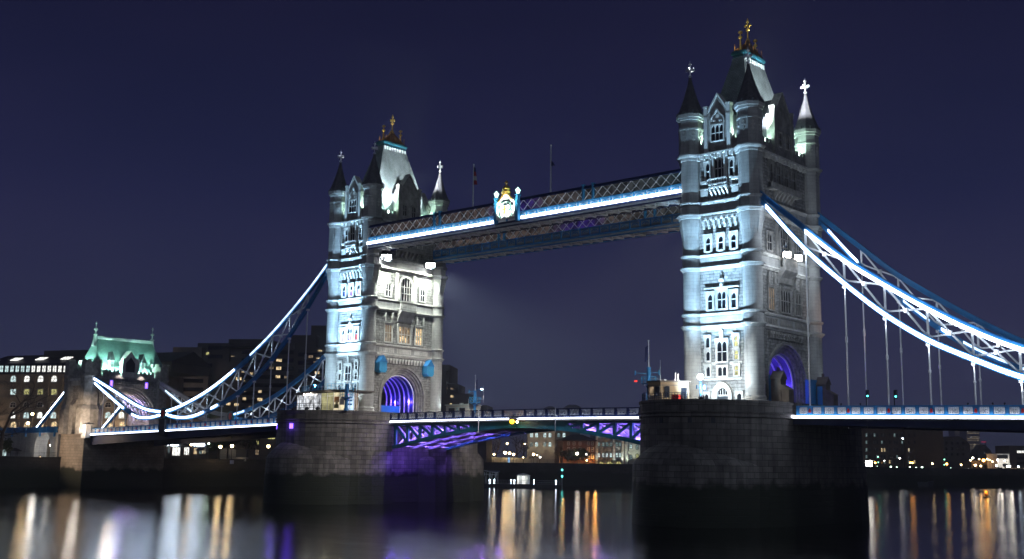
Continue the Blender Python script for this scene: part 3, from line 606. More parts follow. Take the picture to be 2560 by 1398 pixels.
# ------------------------------------------------------------------ high level walkways
XC = XN/2
def walkway(yo, yi, label, front):
    """yo: outer (river) face, yi: inner face; front: +-1 side carrying ornament that looks up river"""
    a, b = -76.4, -5.9; r = thing('high_walkway', label, 'walkway', (XC, 0, 31)); lo, hi = min(yo, yi), max(yo, yi)
    MB().box(a, b, lo, hi, 31.32, 31.55).build('floor_slab', M['grey'], r)
    mb = MB()
    for y in (lo, hi): mb.box(a, b, y-.14, y+.14, 31.0, 31.2).box(a, b, y-.1, y+.1, 31.6, 31.95)
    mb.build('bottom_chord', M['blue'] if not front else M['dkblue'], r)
    mb = MB(); n = 30; st = (b-a)/n
    for i in range(n):
        x = a+i*st
        mb.bar((x, lo+.15, 31.15), (x, hi-.15, 31.15), .22, .2)
        p, q = (lo+.15, hi-.15) if i % 2 else (hi-.15, lo+.15)
        mb.bar((x+.12, p, 31.2), (x+st-.12, q, 31.2), .16, .1).bar((x+.12, q, 31.08), (x+st-.12, p, 31.08), .16, .1)
    mb.build('soffit_bracing', M['white'], r)
    y = lo      # up river face
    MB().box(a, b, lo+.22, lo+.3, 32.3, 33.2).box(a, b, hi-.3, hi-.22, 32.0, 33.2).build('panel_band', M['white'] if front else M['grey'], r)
    mb = MB(); n = 32; st = (b-a)/n
    for i in range(n+1):
        x = a+i*st; mb.box(x-.12, x+.12, y, y+.2, 32.0, 33.38)
        if i < n:
            pts = [(x+st/2-.62*cos(pi*k/8), y+.1, 32.42+.42*sin(pi*k/8)) for k in range(9)]; mb.poly(pts, .13, .1, (0, 1, 0))
            for k in (2, 4, 6): mb.bar((x+st/2, y+.1, 32.45), pts[k], .06, .06)
            mb.box(x+.3, x+st-.3, y+.04, y+.18, 33.02, 33.1)
    mb.box(a, b, y-.05, y+.19, 33.2, 33.34)
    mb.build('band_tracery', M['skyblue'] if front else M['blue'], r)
    for yy in (lo, hi):
        mb = MB(); n = 38; st = (b-a)/n
        for i in range(n):
            x = a+i*st
            mb.bar((x, yy+.02, 33.36), (x+st, yy+.02, 35.2), .13, .08, (0, 1, 0)).bar((x, yy+.12, 35.2), (x+st, yy+.12, 33.36), .13, .08, (0, 1, 0))
        mb.build('lattice', M['white'], r)
    MB().box(a, b, lo+.32, lo+.36, 33.36, 35.2).box(a, b, hi-.36, hi-.32, 33.36, 35.2).build('glazing', M['walkglass'], r)
    MB().box(a, b, lo-.12, hi+.12, 35.2, 35.42).box(a, b, lo+.1, hi-.1, 35.42, 35.7).build('roof', M['dkblue'], r)
    for x in (-58.7, -57.3, -24.6, -22.6):
        for yy in (lo, hi): MB().box(x-.18, x+.18, yy-.16, yy+.3, 33.4, 35.75).box(x-.26, x+.26, yy-.22, yy+.36, 35.75, 35.95).build('pilaster', M['skyblue'], r)
    if front:
        for x0, x1 in ((a-.1, -43.9), (-37.6, b)):
            MB().box(x0, x1, lo-.38, lo-.06, 31.97, 32.36).build('light_strip', M['led'], r)
        x0, x1 = -43.2, -38.3; c_ = (x0+x1)/2; y = lo-.75
        mb = MB().prism([(x0+.35, 32.3), (x1-.35, 32.3), (x1-.35, 34.9), (x1-.6, 35.5), (c_+1.1, 36.0), (c_+.45, 36.7), (c_-.45, 36.7), (c_-1.1, 36.0), (x0+.6, 35.5), (x0+.35, 34.9)], y, y+.35, 'y')
        ca = mb.build('coat_of_arms', M['white'], r, label='white carved armorial panel with gilded crown')
        mb = MB().prism([(c_-1.0, 34.6), (c_+1.0, 34.6), (c_+1.0, 33.6), (c_+.6, 32.95), (c_, 32.6), (c_-.6, 32.95), (c_-1.0, 33.6)], y-.22, y-.002, 'y'); mb.build('shield', M['white'], ca)
        MB().box(c_-.12, c_+.12, y-.3, y-.222, 32.75, 34.55).box(c_-.95, c_+.95, y-.29, y-.223, 33.75, 33.98).build('shield_cross', M['gold'], ca)
        mb = MB()
        for k in range(18):
            t_ = k/17*2*pi; mb.ball((c_+1.25*cos(t_), y-.1, 34.25+.95*sin(t_)), .2 if k % 3 else .28, 6)
        for sg in (-1, 1): mb.poly([(c_+sg*q, y-.08, z) for q, z in ((1.0, 32.5), (1.5, 33.1), (1.25, 33.8), (1.6, 34.6))], .24, .2)
        mb.build('foliage_relief', mat('pale_green_relief', (.16, .30, .26)), ca)
        mb = MB().lathe(c_, y+.15, [(.75, 36.6), (.85, 36.95), (.55, 37.1), (.75, 37.5), (.5, 37.95), (.2, 38.1), (.16, 38.4), (.32, 38.55), (.2, 38.8), (.03, 39.0)], 10)
        mb.poly([(c_+q, y-.05, z) for q, z in ((-1.75, 35.35), (-1.05, 35.95), (-.45, 36.6), (.45, 36.6), (1.05, 35.95), (1.75, 35.35))], .18, .2)
        mb.build('crown', M['gold'], ca)
        for x in (x0, x1):
            mb = MB().box(x-.28, x+.28, lo-.7, lo-.1, 31.7, 36.0).box(x-.4, x+.4, lo-.8, lo, 36.0, 36.25); p = mb.build('pilaster', M['skyblue'], ca)
            MB().lathe(x, lo-.4, [(.2, 36.26), (.42, 36.9), (.5, 37.0), (.3, 37.2), (.05, 37.5)], 6).build('lantern', emit('crest_lantern', (.6, 1., .9), 2.5), p)
        for q in (-1.3, 1.3): lamp('SPOT', (c_+q, y-2.2, 31.6), 4200, (.86, 1., .9), (c_+q*.4, y, 35), 70, .7, .2)
        lamp('SPOT', (c_, y-2.4, 32.4), 1600, (1., .95, .75), (c_, y, 38), 40, .7, .2)
    return r
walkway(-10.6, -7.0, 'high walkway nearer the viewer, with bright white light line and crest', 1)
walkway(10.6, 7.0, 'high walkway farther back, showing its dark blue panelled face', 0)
def flag(name, label, x, y, z0, z1, cols, fz, sg=1):
    r = thing(name, label, 'flagpole', (x, y, z0)); MB().tube((x, y, z0), (x, y, z1), .12, .08, 8).ball((x, y, z1), .16, 8).build('pole', M['white'], r)
    ns = len(cols); h = fz[1]-fz[0]
    for i, c_ in enumerate(cols):   # limp hanging cloth
        za, zb = fz[1]-h*i/ns, fz[1]-h*(i+1)/ns; vs = []; fs = []
        for zz in (za, (za+zb)/2, zb):
            k = (fz[1]-zz)/h
            vs += [(x+sg*.06, y, zz), (x+sg*(.16+.35*k), y+.16, zz), (x+sg*(.28+.3*k), y-.12, zz), (x+sg*(.4+.45*k), y+.1, zz-.15)]
        for q in range(2): fs += [(q*4+p, q*4+p+1, q*4+p+5, q*4+p+4) for p in range(3)]
        o = MB().add(vs, fs).build('flag_cloth', c_, r); sm = o.modifiers.new('thickness', 'SOLIDIFY'); sm.thickness = .03
    return r
cl_red = mat('flag_red', (.25, .02, .03)); cl_blue = mat('flag_blue', (.01, .015, .08)); cl_white = mat('flag_white', (.4, .4, .4))
flag('flagpole', 'tall flagpole on the walkway with limp red and blue flag', -50.8, -8.8, 35.7, 43.9, [cl_blue, cl_red, cl_white, cl_red], (40.2, 43.4))
flag('flagpole', 'tall bare-looking flagpole on the walkway, right of the crest', -32.9, -8.8, 35.7, 44.4, [cl_blue], (40.8, 41.6))

M['l_amber'] = emit('amber_lens', (1., .38, .015), 6)
# ------------------------------------------------------------------ bascule leaves
def zt(x): return -1.66+.17*(1-((x-XC)/30.5)**2)
def zb(x): return -2.7-3.6*(min(1, abs(x-XC)/29.5))**1.75
def leaf(xa, xb, label):
    r = thing('bascule_leaf', label, 'bascule', ((xa+xb)/2, 0, -3)); n = 12; X = [xa+(xb-xa)*i/n for i in range(n+1)]
    mb = MB()
    mb.loft([[(x, -8.0, zt(x)-.4), (x, 8.0, zt(x)-.4), (x, 8.0, zt(x)-.05), (x, -8.0, zt(x)-.05)] for x in X]); mb.build('deck', M['road'], r)
    for y in (-7.0, -2.3, 2.3, 7.0):
        mb = MB()
        for i in range(n):
            p, q = X[i], X[i+1]
            mb.bar((p, y, zt(p)-.62), (q, y, zt(q)-.62), .5, .4).bar((p, y, zb(p)), (q, y, zb(q)), .6, .62)
            if abs((p+q)/2-XC) < 9: mb.bar((p, y, (zt(p)+zb(p))/2-.2), (q, y, (zt(q)+zb(q))/2-.2), .16, 1.5)
        k = 7; XX = [xa+(xb-xa)*.02+(xb-xa)*.74*i/k for i in range(k+1)]
        for i in range(k+1):
            x = XX[i]; mb.bar((x, y, zb(x)+.2), (x, y, zt(x)-.7), .55, .4, (0, 1, 0))
            if i < k: mb.bar((x, y, zt(x)-.75), (XX[i+1], y, zb(XX[i+1])+.2), .4, .34, (0, 1, 0))
        mb.build('girder', M['teal'] if abs(y) > 5 else M['grey'], r)
    for i in range(8):
        x = xa+(xb-xa)*(.03+.74*i/7); mb = MB()
        for a_, b_ in ((-6.7, -2.5), (-2.1, 2.1), (2.5, 6.7)):
            mb.bar((x, a_, zb(x)+.35), (x, b_, zt(x)-.8), .2).bar((x, b_, zb(x)+.35), (x, a_, zt(x)-.8), .2).bar((x, a_, zb(x)+.3), (x, b_, zb(x)+.3), .3)
        mb.build('cross_frame', M['white'], r)
    mb = MB()
    for i in range(6):
        x, x2 = xa+(xb-xa)*(.06+.12*i), xa+(xb-xa)*(.06+.12*i+.075)
        for a_, b_ in ((-6.6, -2.7), (-1.9, 1.9), (2.7, 6.6)): mb.bar((x, (a_+b_)/2, zb(x)+.1), (x2, (a_+b_)/2, zb(x2)+.1), abs(b_-a_)*.8, .12)
    mb.build('soffit_plates', M['grey'], r)
    for y in (-7.95, 7.95):
        s = -1 if y < 0 else 1; mb = MB(); pm = MB(); m_ = 13
        for i in range(m_):
            p, q = xa+(xb-xa)*i/m_, xa+(xb-xa)*(i+1)/m_; z0, z1 = zt(p), zt(q)
            mb.bar((p, y, z0+1.5), (q, y, z1+1.5), .3, .14).bar((p, y, z0+.32), (q, y, z1+.32), .22, .16).bar((p, y, z0-.02), (p, y, z0+1.5), .42, .3, (0, 1, 0))
            for k in range(3):
                u0, u1 = p+(q-p)*(.12+.26*k), p+(q-p)*(.12+.26*(k+1)); 
                pm.bar((u0, y, z0+.45), (u1, y, z1+1.4), .08, .07, (0, 1, 0)).bar((u0, y, z0+1.4), (u1, y, z1+.45), .08, .07, (0, 1, 0)).bar((u0, y, z0+.95), (u1, y, z1+.95), .07, .07).ball(((u0+u1)/2, y-.04*s*-1, (z0+z1)/2+.62), .1, 6)
        pr = mb.build('parapet', M['dkblue'], r); pm.build('parapet_lattice', M['grey'], pr)
    m_ = 13
    st = MB().loft([[(x, -8.32, zt(x)-.12), (x, -8.12, zt(x)-.12), (x, -8.12, zt(x)+.08), (x, -8.32, zt(x)+.08)] for x in [xa+(xb-xa)*(.0+.97*i/m_) for i in range(m_+1)]]); st.build('light_strip', M['ledspan'], r)
    for f_ in (.06, .2, .36, .52):
        x = xa+(xb-xa)*f_
        for y in (-4.6, 0, 4.6): lamp('POINT', (x, y, zb(x)+1.1), 1000*(1-f_), (.28, .15, 1.), size=.15)
    lamp('SPOT', (xa+(xb-xa)*.12, 0, -6.2), 2600, (.13, .04, 1), (xa, 0, -10), 120, .8, .3)
    lamp('SPOT', (xa+(xb-xa)*.10, -6.0, -6.6), 1100, (.13, .04, 1), (xa, -9, -10), 70, .4, .2)
    return r
leaf(XN+PAR+.05, XC-.12, 'bascule leaf hinged at the farther tower, violet underside'); leaf(-PAR-.05, XC+.12, 'bascule leaf hinged at the nearer tower, violet trusswork')
for u in (1196, 1388):
    p = at(u, 1050, 1, -8.6); r = thing('signal_post', 'slim grey post on the bascule parapet, '+('left of' if u < 1250 else 'right of')+' the amber light', 'post', (p.x, -8.6, -4))
    MB().tube((p.x, -8.6, -3.9), (p.x, -8.6, .25), .09).build('post', M['grey'], r); MB().bar((p.x, -8.6, -1.1), (p.x, -8.1, -1.1), .12).build('bracket', M['grey'], r)
for u, v, m_, rr, lb, c_, pw in ((1280, 1054, 'l_amber', .42, 'amber navigation light hung at the middle of the bascule', (1, .45, .06), 70), (1293, 1055, 'l_warm', .2, 'small pale navigation light beside the amber one', (1, .8, .6), 60)):
    p = at(u, v, 1, -8.75); r = thing('navigation_light', lb, 'lamp', p); MB().ball(p, rr, 10).build('lens', M[m_], r); MB().bar(p+Vector((0, .05, rr)), p+Vector((0, .3, 1.0)), .1).bar(p+Vector((0, 0, rr*.8)), p+Vector((0, 0, rr+.15)), rr*1.2).build('bracket', M['iron'], r)
    lamp('POINT', p+Vector((0, -.9, 0)), pw, c_, size=.2)

# ------------------------------------------------------------------ side spans
def filigree(mb, x0, x1, y, z0, z1):
    w_, h = x1-x0, z1-z0
    def P(a, b): return (x0+w_*a, y, z0+h*b)
    mb.poly([P(0, 0), P(1, 0), P(1, 1), P(0, 1), P(0, 0)], .09, .06, (0, 1, 0))
    for c_ in (.27, .73):
        mb.poly([P(c_-.24*cos(pi*k/6), .08+.82*sin(pi*k/6)) for k in range(7)], .1, .06, (0, 1, 0)); mb.bar(P(c_, 0), P(c_, .9), .09, .06, (0, 1, 0)).bar(P(c_-.2, .45), P(c_+.2, .45), .09, .06, (0, 1, 0)).bar(P(c_-.2, .1), P(c_, .5), .06, .06, (0, 1, 0)).bar(P(c_+.2, .1), P(c_, .5), .06, .06, (0, 1, 0))
    mb.bar(P(.5, 0), P(.5, 1), .12, .06, (0, 1, 0)).bar(P(.02, .95), P(.25, .55), .08, .06, (0, 1, 0)).bar(P(.98, .95), P(.75, .55), .08, .06, (0, 1, 0))
def span(x0, x1, zf, first, sgn, label):
    """zf(x): height of the light line; panels of 1.85 m, a hanger every third"""
    r = thing('side_span', label, 'bridge span', ((x0+x1)/2, 0, zf((x0+x1)/2)-2)); n = 20; X = [x0+(x1-x0)*i/n for i in range(n+1)]
    MB().loft([[(x, -9.0, zf(x)-.5), (x, 9.0, zf(x)-.5), (x, 9.0, zf(x)+.02), (x, -9.0, zf(x)+.02)] for x in X]).build('deck', M['road'], r)
    d = lambda x: .58+.017*abs(x-x0 if sgn > 0 else x1-x)
    for y in (-8.7, 8.7):
        MB().loft([[(x, y-.2, zf(x)-.5-d(x)), (x, y+.2, zf(x)-.5-d(x)), (x, y+.2, zf(x)-.502), (x, y-.2, zf(x)-.502)] for x in X]).build('edge_girder', M['dkblue'], r)
    mb = MB(); k = int(abs(x1-x0)/5.55)
    for i in range(k+1):
        x = first+sgn*5.55*i
        if x0 < x < x1: mb.box(x-.2, x+.2, -8.48, 8.48, zf(x)-1.05, zf(x)-.51)
    mb.build('cross_girder', M['dkblue'], r)
    for y in (-9.1, 9.1):
        s = -1 if y < 0 else 1
        mb = MB(); fl = MB(); bk = MB(); x = first+(-sgn)*5.55; i = -3
        while True:
            xa = first+sgn*1.85*i; xb = xa+sgn*1.85; i += 1
            if (xb > x1 if sgn > 0 else xb < x0): break
            if (xa < x0 if sgn > 0 else xa > x1): continue
            hang = (i-1) % 3 == 0; hw = .36 if hang else .2
            z = zf(xa); mb.box(xa-hw, xa+hw, y-.16, y+.16, z+.05, z+1.28)
            a_, b_ = sorted((xa, xb)); a_ += .36 if (hang and sgn > 0 or (i % 3 == 0 and sgn < 0)) else .2; b_ -= .36 if (hang and sgn < 0 or (i % 3 == 0 and sgn > 0)) else .2
            zm = zf((a_+b_)/2); mb.bar((a_, y, zf(a_)+1.36), (b_, y, zf(b_)+1.36), .34, .16); mb.bar((a_, y, zf(a_)+.2), (b_, y, zf(b_)+.2), .2, .24)
            bk.box(a_+.01, b_-.01, y-s*.1-.02, y-s*.1+.02, zm+.34, zm+1.26)
            filigree(fl, a_+.12, b_-.12, y+s*.04, zm+.42, zm+1.18)
            mb.box(xa-hw, xa+hw, y-.2, y+.2, z+1.281, z+1.46)
        p = mb.build('parapet', M['blue'], r); fl.build('parapet_filigree', M['white'], p); bk.build('parapet_backing', M['dkblue'], p)
        k = 0
        while s < 0:
            x = first+sgn*5.55*k; k += 1
            if not x0 < x < x1: break
            z = zf(x); MB().prism([(x-.17, z+.5), (x+.17, z+.5), (x+.17, z+.85), (x, z+1.1), (x-.17, z+.85)], y-.24, y-.162, 'y').build('red_shield', M['red'], p)
    m_ = M['ledspan']
    MB().loft([[(x, -9.62, zf(x)-.31), (x, -9.1, zf(x)-.31), (x, -9.1, zf(x)-.25), (x, -9.62, zf(x)-.25)] for x in X]).build('strip_shield', M['dkblue'], r)  # added shield, keeps the strip's light off the girder below
    MB().loft([[(x, -9.52, zf(x)-.22), (x, -9.26, zf(x)-.22), (x, -9.26, zf(x)+.1), (x, -9.52, zf(x)+.1)] for x in X]).build('light_strip', m_ if sgn > 0 else M['ledspann'], r)
    return r
M['ledspann'] = litglass('parapet_led_far', (.74, .82, 1.), 6.5, .35, .9)
zfS = lambda x: -1.85-.016*(x-PAR)-.00012*max(0, x-30)**2
zfN = lambda x: -1.6-.0245*(-93-x)
span(PAR+.05, 78, zfS, 13.45, 1, 'side span at right running out of the photo, white filigree parapet')
span(-177.9, XN-PAR-.05, zfN, XN-13.45, -1, 'side span from the farther tower to the green-roofed gatehouse')

# ------------------------------------------------------------------ suspension chains
UPS = [(5.9, 31.0), (7, 29.9), (13.45, 24.25), (19, 19.5), (24.55, 15.6), (30.1, 12.0), (35.65, 8.8), (41.2, 6.2), (46.75, 4.3), (52.3, 2.8), (57.9, 1.7), (63, 1.1)]
LOS = [(5.9, 30.0), (7.4, 28.4), (13.45, 21.3), (19, 16.0), (24.55, 11.3), (30.1, 7.6), (35.65, 4.9), (41.2, 2.5), (46.75, 1.0), (52.3, .2), (57.9, .1), (63, .7)]
UPN = [(5.9, 31.0), (8.2, 28.9), (13.45, 24.6), (19, 20.5), (24.55, 16.7), (30.1, 13.4), (35.65, 10.4), (41.2, 7.7), (46.75, 5.4), (52.3, 3.6), (57.9, 2.1), (62.9, 1.2)]
LON = [(5.9, 29.9), (8.2, 27.4), (13.45, 21.5), (19, 16.0), (24.55, 11.4), (30.1, 7.6), (35.65, 4.7), (41.2, 2.7), (46.75, 1.1), (52.3, -.05), (57.9, -.05), (62.9, .75)]
UPA = [(63.3, 1.2), (69.7, 1.8), (74.5, 2.9), (79.7, 4.6), (85, 6.5), (95.3, 10.0)]; LOA = [(63.3, .7), (69, .05), (74.5, .35), (79.7, 2.1), (85, 4.4), (95.3, 9.1)]
def interp(P, d):
    for (a, za), (b, zb_) in zip(P[:-1], P[1:]):
        if a <= d <= b: return za+(zb_-za)*(d-a)/(b-a)
    return P[-1][1]
def cut(P, a, b):
    return [(a, interp(P, a))]+[p for p in P if a < p[0] < b]+[(b, interp(P, b))]
def smooth(P, n=4):   # Catmull-Rom through the joints
    out = []
    for i in range(len(P)-1):
        p0, p1, p2, p3 = P[max(0, i-1)], P[i], P[i+1], P[min(len(P)-1, i+2)]
        for k in range(n):
            t_ = k/n; d = p1[0]+(p2[0]-p1[0])*t_
            m1 = (p2[1]-p0[1])/max(1e-6, p2[0]-p0[0]); m2 = (p3[1]-p1[1])/max(1e-6, p3[0]-p1[0]); h = p2[0]-p1[0]
            z = (2*t_**3-3*t_**2+1)*p1[1]+(t_**3-2*t_**2+t_)*h*m1+(-2*t_**3+3*t_**2)*p2[1]+(t_**3-t_**2)*h*m2; out.append((d, z))
    return out+[P[-1]]
def chain(label, X, sg, y, U0, L0, leds, panels, hang, zf, cm='blue', lh=.19, wd=.62):
    fx = lambda d: X+sg*d; U, L = smooth(U0), smooth(L0)
    r = thing('suspension_chain', label, 'suspension chain', (fx(U0[0][0]), y, U0[0][1]))
    for P, nm in ((U, 'upper_chord'), (L, 'lower_chord')):
        mb = MB()
        for q, w_, h in ((0, wd*.55, .74), (.42, wd, .1), (-.42, wd, .1)): mb.loft([[(fx(d), y-w_/2, z+q-h/2), (fx(d), y+w_/2, z+q-h/2), (fx(d), y+w_/2, z+q+h/2), (fx(d), y-w_/2, z+q+h/2)] for d, z in P])
        mb.build(nm, M[cm], r)
    for d in panels:
        a, b = interp(L, d)+.4, interp(U, d)-.4
        if b-a > .25: MB().bar((fx(d), y, a), (fx(d), y, b), .26, .2, (0, 1, 0)).build('vertical_strut', M['white'], r)
    for p, q in zip(panels[:-1], panels[1:]):
        mb = MB(); a = (fx(p), y+.0, interp(L, p)+.35); b = (fx(q), y+.0, interp(U, q)-.35); c_ = (fx(p), y, interp(U, p)-.35); e = (fx(q), y, interp(L, q)+.35)
        mb.bar(a, b, .24, .16, (0, 1, 0)).bar(c_, e, .24, .2, (0, 1, 0)); mm = [(a[i]+b[i]+c_[i]+e[i])/4 for i in range(3)]; mb.lathe(mm[0], mm[1], [(.34, mm[2]-.3), (.34, mm[2]+.3)], 8)
        for j in (a, b, c_, e): mb.bar(j, tuple(j[i]*.86+mm[i]*.14 for i in range(3)), .5, .14, (0, 1, 0))
        mb.build('cross_brace', M['white'], r)
    for d in hang:
        zl = interp(L, d)-.5; z0 = zf(fx(d))+1.47
        if zl-z0 > .4:
            mb = MB().tube((fx(d), y, z0), (fx(d), y, zl), .11, .11, 8); mb.lathe(fx(d), y, [(.1, z0+(zl-z0)*.52), (.19, z0+(zl-z0)*.53), (.19, z0+(zl-z0)*.57), (.1, z0+(zl-z0)*.58)], 8).box(fx(d)-.25, fx(d)+.25, y-.28, y+.28, zl-.25, zl+.15)
            mb.build('hanger', M['white'], r)
    for P, a, b, dz, m_ in leds:
        pts = cut(U if P == 'U' else L, a, b)
        MB().loft([[(fx(d), y-.48, z+dz-lh), (fx(d), y-.33, z+dz-lh), (fx(d), y-.33, z+dz+lh), (fx(d), y-.48, z+dz+lh)] for d, z in pts]).build('light_strip', M[m_], r)
    return r
PAN = [13.45+5.55*i for i in range(9)]
chain('brightly outlined chain nearest the viewer at right, from the nearer tower', 0, 1, -9.1, UPS, LOS, [('U', 13.6, 62, -.34, 'led'), ('L', 7.6, 62, .0, 'led')], PAN, PAN, zfS, lh=.27)
for d in PAN[:8]: lamp('POINT', (d, -9.85, interp(LOS, d)-1.1), 90, (.75, .86, 1.), size=.12)
for d in PAN[1:8]: lamp('POINT', (XN-d, -10.0, (interp(LON, d)+interp(UPN, d))/2), 30, (.6, .8, 1.), size=.12)
for X_, sg_, U_, L_ in ((0, 1, UPS, LOS), (XN, -1, UPN, LON)):
    for d in PAN[1:9]: lamp('POINT', (X_+sg_*(d+2.6), 8.2, (interp(L_, d+2.6)+interp(U_, d+2.6))/2), 70, (.75, .87, 1.), size=.12)
for d, z in ((9.5, 25.5), (12.5, 20.5), (11, 15)): lamp('POINT', (d, -8.2, z), 350, (.75, .87, 1.), size=.15)  # added bluish fill for the tower's south face, no fittings here
for d in PAN[:9]: lamp('POINT', (d+2.7, -9.95, (interp(LOS, d+2.7)+interp(UPS, d+2.7))/2), 60, (.75, .86, 1.), size=.12)
chain('blue suspension chain behind, at right, only partly lit', 0, 1, 9.1, UPS, LOS, [('L', 8.4, 13, .25, 'led'), ('L', 19.8, 23.5, .25, 'ledsoft'), ('L', 25.2, 26.2, .2, 'led'), ('L', 28.2, 34, .2, 'ledsoft'), ('L', 36, 42, .2, 'ledsoft')], PAN, PAN, zfS)
chain('long suspension chain left of the farther tower, upper edge shining', XN, -1, -9.1, UPN, LON, [('U', 7.6, 31.5, .1, 'ledsoft'), ('U', 37, 62.5, .05, 'led'), ('L', 42.5, 44.7, .1, 'led'), ('L', 47.5, 62.5, .1, 'led')], PAN, PAN, zfN)
chain('suspension chain behind, left of the farther tower, unlit blue', XN, -1, 9.1, UPN, LON, [('U', 58, 62.5, .05, 'ledsoft')], PAN, PAN, zfN)
PA = [74.5, 79.7, 85.0, 89.5]
chain('short chain rising to the green-roofed gatehouse, glaring white', XN, -1, -9.1, UPA, LOA, [('U', 63.6, 95, .05, 'led'), ('L', 63.6, 76.5, .05, 'led'), ('L', 80.5, 94.6, .05, 'led')], PA[:3], [79.7, 85.0, 90.5], zfN)
chain('short pale chain behind, rising to the green-roofed gatehouse', XN, -1, 9.1, UPA, LOA, [('L', 80, 92, .3, 'ledsoft')], PA, PA, zfN, cm='grey')
for y, lb in ((-9.1, 'pinned joint of the near chains with red oval boss on a dark pedestal'), (9.1, 'pinned joint of the far chains on a dark pedestal')):
    x = XN-63.1; r = thing('chain_joint', lb, 'chain joint', (x, y, -4))
    MB().prism([(x+1.25*cos(2*pi*i/20), .95+1.25*sin(2*pi*i/20)) for i in range(20)], y-.5, y+.5, 'y').build('joint_disc', M['teal'], r)
    MB().prism([(x+.55*cos(2*pi*i/16), .95+.85*sin(2*pi*i/16)) for i in range(16)], y-.62, y-.502, 'y').build('oval_boss', M['red'], r)
    MB().box(x-1.15, x+1.15, y-.7, y+.7, -3.9, -.32).box(x-1.35, x+1.35, y-.85, y+.85, -4.3, -3.9).build('pedestal', M['iron'], r)
for y, lb in ((-9.1, 'sloping tie with white light line left of the green-roofed gatehouse'), (9.1, 'sloping land tie seen through the gatehouse arch')):
    a, b = Vector((-189.6, y, 8.4)), Vector((-205.6, y, -2.3)); r = thing('land_tie', lb, 'anchor tie', b)
    MB().bar(a, b, .5, 1.0).bar(a+Vector((.25, 0, .55)), b+Vector((.25, 0, .55)), .75, .12).bar(a-Vector((.25, 0, .5)), b-Vector((.25, 0, .5)), .75, .12).build('tie_bar', M['blue'], r)
    MB().bar(a+Vector((0, -.32, .2)), b+Vector((0, -.32, .2)), .1, .34).build('light_strip', M['led'], r)

M['pier2'] = tide(blocks('abutment_granite', (.30, .26, .22), (.24, .21, .18), (.10, .09, .08), 1.6, .7, .03, bump=.5, noise=.35, nsc=.4), -12.0)
# ------------------------------------------------------------------ northern gatehouse (abutment tower)
r = thing('abutment_gatehouse', 'stone gatehouse with steep green-lit roof at the end of the left span', 'gatehouse', (-183.7, .5, QUAY))
AX0, AX1 = -189.6, -178.05; G = lambda x, y, z: (x, y+.5, z)
mb = MB(G); zs = .2
mb.arch(AX0+1.2, AX1-1.2, 7.0, 10.6, zs, -3.6, 10.9, 22)
for a_, b_, R in ((.0, .4, 7.9), (.4, .8, 7.6), (.8, 1.2, 7.3)): mb.arch(AX1-b_, AX1-a_, R, 10.6, zs, -3.6, 10.9, 22); mb.arch(AX0+a_, AX0+b_, R, 10.6, zs, -3.6, 10.9, 22)
mb.build('gate_wall', M['rough'], r)
MB(G).box(AX0, AX1+.25, -11.2, 11.2, WATER-1, -3.602).build('abutment_base', M['pier2'], r)
MB().box(-178.9, -176.7, -11.0, -9.7, -4.6, -1.5).box(-179.1, -176.5, -11.2, -9.5, -1.5, -1.25).build('parapet_pier', M['trim'], r); lamp('POINT', (-177.3, -12.6, -2.6), 420, (1., .93, .84), size=.2)
mb = MB(G)
for R, x in ((8.05, AX1+.05), (7.6, AX1-.4), (7.2, AX1-.85)): mb.poly([(x, -R, -3.5), (x, -R, zs)]+[(x, -R*cos(pi*i/24), zs+R*sin(pi*i/24)) for i in range(25)]+[(x, R, zs), (x, R, -3.5)], .34, .24, (1, 0, 0))
mb.build('arch_moulding', M['trim'], r)
mb = MB(G)
for i in range(6):
    x = AX0+1.8+i*1.6; mb.poly([(x, -6.85*cos(pi*k/20), zs+6.85*sin(pi*k/20)) for k in range(21)], .3, .3, (1, 0, 0))
mb.build('vault_ribs', M['white'], r)
for x in (AX0+1.7, AX1-1.7):
    for y in (-9.4, 9.4):
        mb = MB(G).lathe(x, y, [(2.9, -3.6), (2.9, 2.5), (2.35, 3.6), (2.35, 9.3), (2.5, 9.5), (2.5, 10.4), (2.75, 10.7), (2.75, 11.0), (2.45, 11.1), (2.45, 14.0)], 8, pi/8)
        for k in range(8):
            a_ = k*pi/4; mb.bar((x+2.2*cos(a_)-.5*sin(a_), y+2.2*sin(a_)+.5*cos(a_), 14.4), (x+2.2*cos(a_)+.5*sin(a_), y+2.2*sin(a_)-.5*cos(a_), 14.4), .45, .85)
        mb.build('corner_turret', M['darkstone'], r)
mb = MB(G)
for y0, y1 in ((-7.0, -2.6), (2.6, 7.0)):
    mb.box(AX1-.5, AX1+.15, y0, y1, 10.9, 12.0)
    for i in range(4): mb.box(AX1-.5, AX1+.15, y0+.2+i*1.1, y0+.85+i*1.1, 12.0, 12.6)
mb.box(AX1-.1, AX1+.4, -10.6, 10.6, 10.3, 10.9).box(AX0+3.8, AX1-3.8, -10.9, -10.4, 10.2, 12.0)
for i in range(3): mb.box(AX0+3.9+i*1.3, AX0+4.7+i*1.3, -10.9, -10.4, 12.0, 12.6)
mb.build('parapet', M['darkstone'], r)
rf = MB(G).loft([[(-183.8+a_*sx_, b_*sy_+1.2, z) for sx_, sy_ in ((-1, -1), (1, -1), (1, 1), (-1, 1))] for a_, b_, z in ((5.0, 10.2, 11.4), (4.3, 9.8, 13.4), (2.2, 8.6, 17.4), (.55, 7.8, 20.4))]).build('steep_roof', M['copper'], r)
MB(G).box(-184.3, -183.3, -6.5, 8.9, 20.4, 20.75).box(-184.05, -183.55, -6.5, 8.9, 20.75, 21.2).build('ridge_crest', M['lead'], rf)
